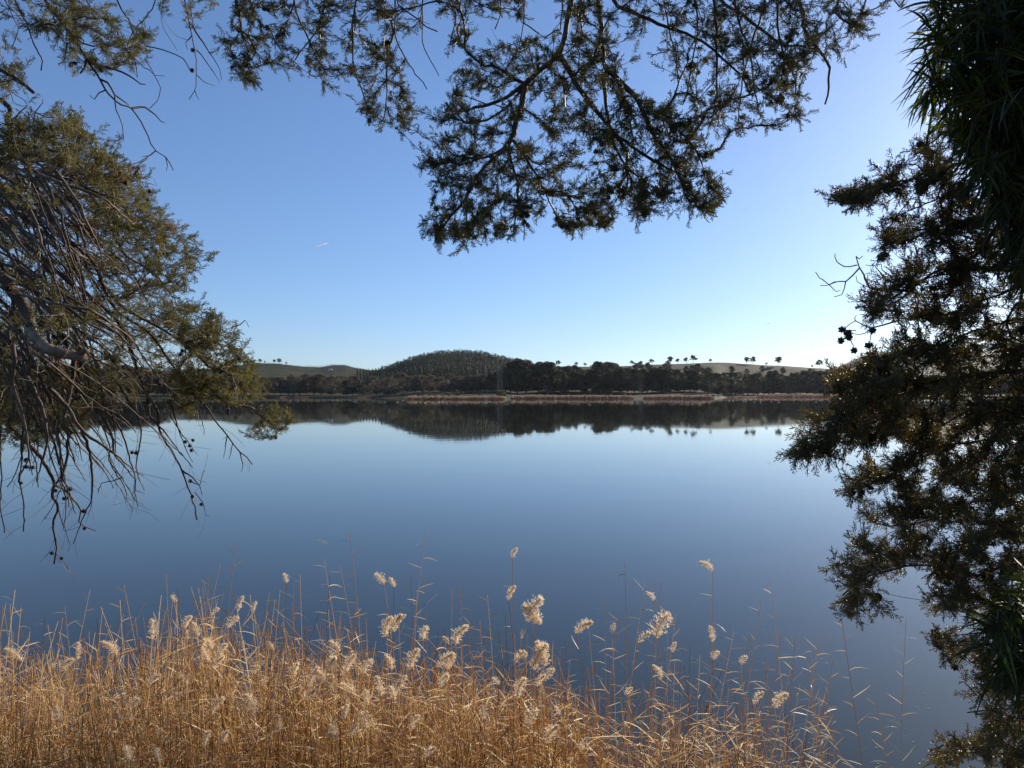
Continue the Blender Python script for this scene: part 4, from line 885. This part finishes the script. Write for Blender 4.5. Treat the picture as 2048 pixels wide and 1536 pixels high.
def plume_mesh(seed, n=240):
    """fluffy nodding flower head of unit length, along +Z then bowing to +X"""
    r = np.random.default_rng(seed); Q = []; bow = r.uniform(.25, .9); wd = r.uniform(.28, .42)
    for i in range(n):
        u = r.uniform(0, 1) ** .9; axp = np.array([bow * u * u * .6, 0, u * (1 - .25 * bow * u)]); td = norm(np.array([bow * 1.2 * u, 0, 1 - .5 * bow * u]))
        a = r.uniform(0, 6.28); out = norm(np.array([math.cos(a) + .35, math.sin(a), 0])); L_ = wd * math.sin(math.pi * min(1, .16 + u * .80)) * r.uniform(.6, 1.35) + .03
        d = norm(td * .75 + out * .8)
        m_ = 3; p = axp
        for j in range(m_):
            d = norm(d + r.normal(0, .22, 3) + [0, 0, -.05]); q = p + d * L_ / m_
            for _ in range(3):
                f = norm(d + r.normal(0, .55, 3)); s_ = norm(np.cross(f, r.normal(size=3))); l_ = .10 * r.uniform(.5, 1.2); w_ = .0095
                Q.append([p - s_ * w_, p + f * l_ * .6 - s_ * w_ * .7, p + f * l_, p + s_ * w_])
            p = q
    return quads('plume', Q, M['plume'], np.clip(r.normal(.55, .2, len(Q)), 0, 1))
PLM = [plume_mesh(i, 130 if i % 2 else 180) for i in range(8)]
RB = np.random.default_rng(77)
EDGE_Y = tbl([-300,1320, 0,1312, 100,1335, 200,1318, 300,1305, 400,1262, 500,1300, 560,1275, 620,1335, 700,1318, 800,1345, 900,1345, 960,1362, 1050,1350, 1100,1385, 1200,1405, 1300,1395, 1380,1430, 1500,1430, 1600,1440, 1680,1475, 1720,1560])
def reed_obj(px, py, d, label, group, plume=0, size=.0, lean=None, nl=9, green=.0, leafL=(.10, .2), bow=None, twin=0):
    top = P(px, py, d); r = RB; hgt = top[2] + .25; lean = r.normal(0, .09) if lean is None else lean
    base = np.array([top[0] - lean * hgt, d + r.normal(0, .12), -.25]); e = empty('reed', base)
    c, lv = reed_parts(r, base, top, r.normal(0, .04), nl, leafL, leaf0=.42, side=r.normal(0, .3), ang=(42, 80), lw_=(.0015, .0028))
    T = Tubes(); a = float(np.clip(r.normal(.6, .2), 0, 1)); T.add(c, np.linspace(.0034, .0019, len(c)), 3, a=a); T.build('stem', M['reed'], e)
    if len(lv):
        g_ = r.random() < green; obj('leaves', quads('leaves', lv, M['reedgreen' if g_ else 'reed'], np.repeat(np.clip(r.normal(.65, .2, nl), 0, 1), 3)), e)
    for j in range(plume):
        o = bpy.data.objects.new('plume', PLM[r.integers(len(PLM))]); COL.objects.link(o); o.parent = e; k = size * (1 if j == 0 else .9)
        o.scale = (k * r.uniform(.85, 1.2), k * r.uniform(.85, 1.2), k); o.location = top - base + (np.array([(j - .5 * (plume - 1)) * k * .45, 0, r.uniform(-.3, .3) * k]) if plume > 1 else 0)
        o.rotation_euler = (r.normal(0, .15), r.uniform(-.2, .5) if bow is None else bow, r.uniform(-.6, .6) + (math.pi if r.random() < .35 or (bow is not None and bow < 0) else 0))
        if bow is not None and bow < 0: o.rotation_euler[1] = -bow
    return tag(e, label, 'reed', group)
S_, M_, L_, X_ = .07, .105, .14, .19
SPECIAL = {(1068,1211): ('reed with the largest cream plume, double headed, right of the centre', 2), (1079,1300): ('reed with the big ragged plume just below the largest double one', 2),
 (1152,1246): ('reed with the lone round cream plume standing against open water', 1), (1426,1129): ('tall reed with a small plume bowing left, highest on the right side', 1),
 (1312,1252): ('reed with the tall upright plume at right, left of the bowing tall one', 1), (1549,1395): ('rightmost plumed reed, its bright plume low above the water', 1), (1508,1392): ('reed with a thin plume beside the rightmost bright one', 1),
 (780,1243): ('reed with the upright double lobed plume left of the centre', 2), (798,1237): ('reed with the slim plume touching the upright double lobed one', 1), (769,1156): ('tall reed with a dark bent leaf over its faded drooping plume', 1),
 (788,1165): ('tall reed with a tiny plume beside the drooping one', 1), (1025,1107): ('tallest thin reed in the middle with a wispy plume', 1), (1017,1186): ('tall middle reed with a small brown plume', 1), (911,1271): ('reed with the bright upright plume right of the middle gap', 1),
 (886,1313): ('reed with a long ragged plume below the bright upright one', 2), (573,1157): ('tall reed with a narrow closed plume at left of the middle', 1), (508,1214): ('reed with a small oval plume above the left bed', 1), (475,1210): ('reed with a plume nodding right, above the left bed', 1),
 (304,1260): ('reed with the large plume highest over the left third of the bed', 1), (44,1303): ('leftmost plumed reed, its long plume lying flat', 1), (234,1293): ('reed with a wide shaggy plume near the left edge of the bed', 1), (1426,1270): ('reed with a loose upright plume standing alone at right', 1),
 (1308,1192): ('tall reed with a tiny plume above the tall upright one at right', 1), (1278,1271): ('reed with a short plume left of the tall upright one at right', 1), (1323,1343): ('reed with an egg shaped plume below the tall upright one', 1), (415,1300): ('reed with the densest plume cluster of the left bed', 3), (772,1366): ('reed with a long pale plume low in the middle bed', 2)}
PL = [(44,1303,L_),(120,1325,M_),(104,1325,S_),(155,1303,M_),(234,1293,L_),(304,1260,L_),(370,1243,M_),(396,1259,M_),(375,1270,S_),(415,1300,L_),(424,1284,M_),(427,1325,M_),(475,1210,M_),(456,1242,M_),(508,1214,S_),(573,1157,S_),(353,1197,S_),(422,1222,S_),(509,1338,S_),(527,1362,S_),(375,1355,M_),(266,1400,M_),(117,1427,M_),(424,1408,L_),(509,1404,L_),(557,1449,M_),(259,1506,M_),(320,1509,M_),(408,1477,M_),(313,1461,S_),(446,1471,M_),(297,1352,M_),(589,1338,M_),(546,1290,S_),
 (780,1243,L_),(798,1237,S_),(846,1265,M_),(911,1271,L_),(897,1279,S_),(886,1313,L_),(820,1319,L_),(663,1319,L_),(690,1325,L_),(679,1287,M_),(726,1332,M_),(783,1324,M_),(880,1354,L_),(772,1366,L_),(788,1385,M_),(797,1366,M_),(619,1354,L_),(649,1350,M_),(707,1371,M_),(612,1385,M_),(734,1395,M_),(731,1439,L_),(672,1461,M_),(701,1458,M_),(654,1464,S_),(690,1423,M_),(823,1445,M_),(851,1499,M_),(788,1165,S_),(769,1156,M_),(1017,1186,M_),(1068,1211,X_),(1043,1268,S_),(1079,1300,X_),(1031,1309,M_),(1050,1312,S_),(1035,1376,L_),(967,1423,M_),(1054,1434,L_),(1092,1464,L_),(1025,1107,S_),(1074,1357,M_),(1089,1347,M_),(1027,1343,S_),(998,1360,S_),
 (1152,1246,L_),(1225,1258,S_),(1278,1271,M_),(1312,1252,X_),(1308,1192,S_),(1426,1129,M_),(1426,1270,M_),(1344,1294,S_),(1323,1343,M_),(1482,1319,S_),(1508,1392,M_),(1549,1395,L_),(1252,1379,S_),(1160,1487,M_),(1426,1310,S_),(1119,1420,S_)]
for x, y, s_ in PL:
    sp = SPECIAL.get((x, y)); d = float(np.interp(y, [1100, 1300, 1510], [5.2, 4.6, 4.12])) + RB.normal(0, .06); k = s_ * d / 5.0 * 1.08
    where = ('at the left', 'left beds') if x < 340 else (('left of the middle', 'left middle beds') if x < 640 else (('in the middle', 'middle beds') if x < 960 else (('just right of the middle', 'right middle beds') if x < 1130 else ('at the right', 'right beds'))))
    szn = {S_: 'small', M_: 'medium', L_: 'large', X_: 'large'}[s_]; lv = 'standing above' if y < EDGE_Y(x) else 'sunk among'
    lb = sp[0] if sp else f'reed with a {szn} cream plume {lv} the dry stems {where[0]}'
    reed_obj(x, y + s_ / d * F * .45, d, lb, None if sp else f'{szn} plumed reeds {lv} the {where[1]}', plume=sp[1] if sp else 1, size=k, nl=6, bow=(-.5 if (x, y) in ((1426,1129), (44,1303)) else None))
TALL = [(470,1085),(440,1130),(418,1150),(400,1165),(700,1065),(648,1118),(853,1057),(333,1148),(248,1170),(240,1200),(180,1180),(30,1180),(12,1205),(42,1215),(130,1215),(600,1150),(588,1172),(560,1180),(822,1150),(905,1180),(975,1190),(920,1172),(1250,1125),(1290,1163),(1322,1165),(1335,1205),(1210,1200),(1177,1245),(1240,1222),(1352,1228),(1541,1162),(1522,1200),(1562,1272),(1468,1262),(1500,1268),(1638,1275),(1622,1290),(1665,1320),(1683,1235),(1812,1240),(1750,1398),(1590,1275),(1610,1300),(680,1130),(660,1150),(715,1190),(850,1160),(835,1180),(1010,1230),(960,1240),(940,1225),(500,1190),(520,1230),(550,1200),(330,1225),(270,1235),(90,1230),(60,1260),(1130,1280),(1110,1310),(1380,1290),(1400,1310),(1450,1330),(1530,1310),(1580,1340),(1600,1370),(1640,1390),(1660,1420)]
TSP = {(700,1065): 'tall bare stemmed reed with yellow side leaves, left of the middle', (853,1057): 'tallest leafy reed near the middle of the bed', (470,1085): 'tallest leafy reed of the left bed, leaning right',
 (1812,1240): 'thick lone reed standing in open water near the right cypress', (1683,1235): 'thin lone reed just right of the end of the bed', (1750,1398): 'short leaning reed between the two lone ones at right', (1250,1125): 'tallest leafy reed of the right half, bent at its top',
 (1541,1162): 'tall leafy reed right of the bowing plume, with its tip bent right', (333,1148): 'leafy reed like a comb, alone above the left bed'}
for x, y in TALL:
    d = RB.uniform(4.8, 5.6); zone = ['at the left edge of the picture', 'over the left bed beyond the comb like reed', 'left of the tallest yellow leaved reed', 'between the drooping plume and the largest double plume', 'between the largest double plume and the bowing tall plume', 'right of the bowing tall plume'][int(np.searchsorted([230, 520, 740, 1080, 1430], x))]
    lb = TSP.get((x, y)) or f'leafy reed without a plume {zone}'
    reed_obj(x, y, d, lb, None if (x, y) in TSP else 'leafy reeds ' + zone, nl=14, green=.22, lean=(.10 if x == 470 else (.07 if x == 1812 else (-.10 if x in (1683, 700) else None))), leafL=(.11, .20))
TV = []; TF = []
def bed(n, xr, dr, drop, name, leaves=(4, 8), lw=1.0, dark=0.0):
    T = Tubes(); Q = []; V = []; r = RB
    for _ in range(n):
        x = r.uniform(*xr); d = r.uniform(*dr); ex = float(EDGE_Y(x)); y = ex + drop(r, x)
        dens = 1 if x < 1130 else float(np.interp(x, [1130, 1250, 1400, 1700], [.75, .5, .4, .22]))
        if r.random() > dens: continue
        if fbm(x / 90, d * .9, 61) < (-.30 if x < 1100 else -.12): continue
        top = P(x, y, d)
        if top[2] < .25: continue
        hgt = top[2] + .2; ln = r.normal(0, .13) if r.random() < .68 else r.normal(0, .5); base = np.array([top[0] - ln * hgt, d + r.normal(0, .2) - r.normal(0, .15), -.25])
        nl = int(r.integers(*leaves)); c, lv = reed_parts(r, base, top, r.normal(0, .07), nl, (.10, .28), leaf0=.15, ang=(25, 120))
        a = float(np.clip(r.normal(.48 - dark, .26) + .10 * (d < 5), 0, 1)); T.add(c[1:], np.linspace(.0036, .0018, len(c) - 1) * lw, 3, a=a)
        Q.append(lv); V.append(np.repeat(np.clip(a + r.normal(.06, .17, nl), 0, 1), 3))
        if r.random() < .35:             # a broken stem lying across the others
            p = c[r.integers(2, 6)]; a2 = r.uniform(0, 6.28); dd = norm(np.array([math.cos(a2), math.sin(a2) * .5, r.uniform(-.35, .7)])); Q.append(strip(p, dd, r.uniform(.2, .5), .0028, .1, r)); V.append(np.full(3, min(1, a + .15)))
    me1 = (np.vstack(T.v), np.vstack(T.f), np.concatenate(T.a)); q = np.concatenate(Q); v = np.concatenate(V)
    verts = np.vstack([me1[0], q.reshape(-1, 3)]); faces = np.vstack([me1[1], np.arange(len(q) * 4).reshape(-1, 4) + len(me1[0])])
    return obj(name, mesh_np(name, verts, faces, M['reed'], np.concatenate([me1[2], v])))
o = bed(4300, (-260, 1700), (4.45, 6.9), lambda r, x: (abs(r.normal(0, 1)) * 100 - 35) if r.random() > .09 else -r.uniform(10, 110), 'reed_bed'); tag(o, 'dense tangle of dry golden reeds filling the near shallows', 'reeds', kind='stuff')
o = bed(2000, (-260, 1600), (4.15, 5.6), lambda r, x: r.uniform(60, 260), 'dead_reed_litter', (5, 10), dark=.22); tag(o, 'lower layer of broken brown reeds in the near shallows', 'reeds', kind='stuff')

# floating seed fluff
FL = mesh_np('fluff', bv * [1, .6, .35], bf, M['white'], np.ones(len(bf)), smooth=True)
for x, y in [(1842,1297),(1849,1388),(1856,1418),(1833,1415),(1826,1485),(1752,1496),(1756,1528),(1724,1440),(1797,1264),(1575,1148),(1530,1172),(1545,1185),(632,1086),(641,1090),(654,1093)]:
    o = bpy.data.objects.new('seed_fluff', FL); COL.objects.link(o); d = H * F / (y - HY); o.location = ((x - 1024) / F * d, d, .003); o.scale = (.010,) * 3; tag(o, 'tiny white fleck of seed fluff floating on the dark water', 'seed fluff', 'seed fluff on the water')

# ------------------------------------------------------------------ thin air haze
def haze_box():
    v = np.array([(x, y, z) for z in (-3.8, 230) for y in (-5200, 5200) for x in (-5200, 5200)], float)
    f = np.array([[0, 2, 3, 1], [4, 5, 7, 6], [0, 1, 5, 4], [1, 3, 7, 5], [3, 2, 6, 7], [2, 0, 4, 6]])
    m = bpy.data.materials.new('haze'); m.use_nodes = True; t = m.node_tree; t.nodes.remove(t.nodes['Principled BSDF'])
    p = t.nodes.new('ShaderNodeVolumePrincipled'); p.inputs['Color'].default_value = (.80, .88, 1, 1); p.inputs['Density'].default_value = .00002; p.inputs['Anisotropy'].default_value = .4
    t.links.new(p.outputs[0], t.nodes['Material Output'].inputs['Volume'])
    o = obj('haze', mesh_np('haze', v, f, m)); tag(o, 'thin pale haze in the air over the lake and hills', 'haze', kind='stuff')
haze_box()
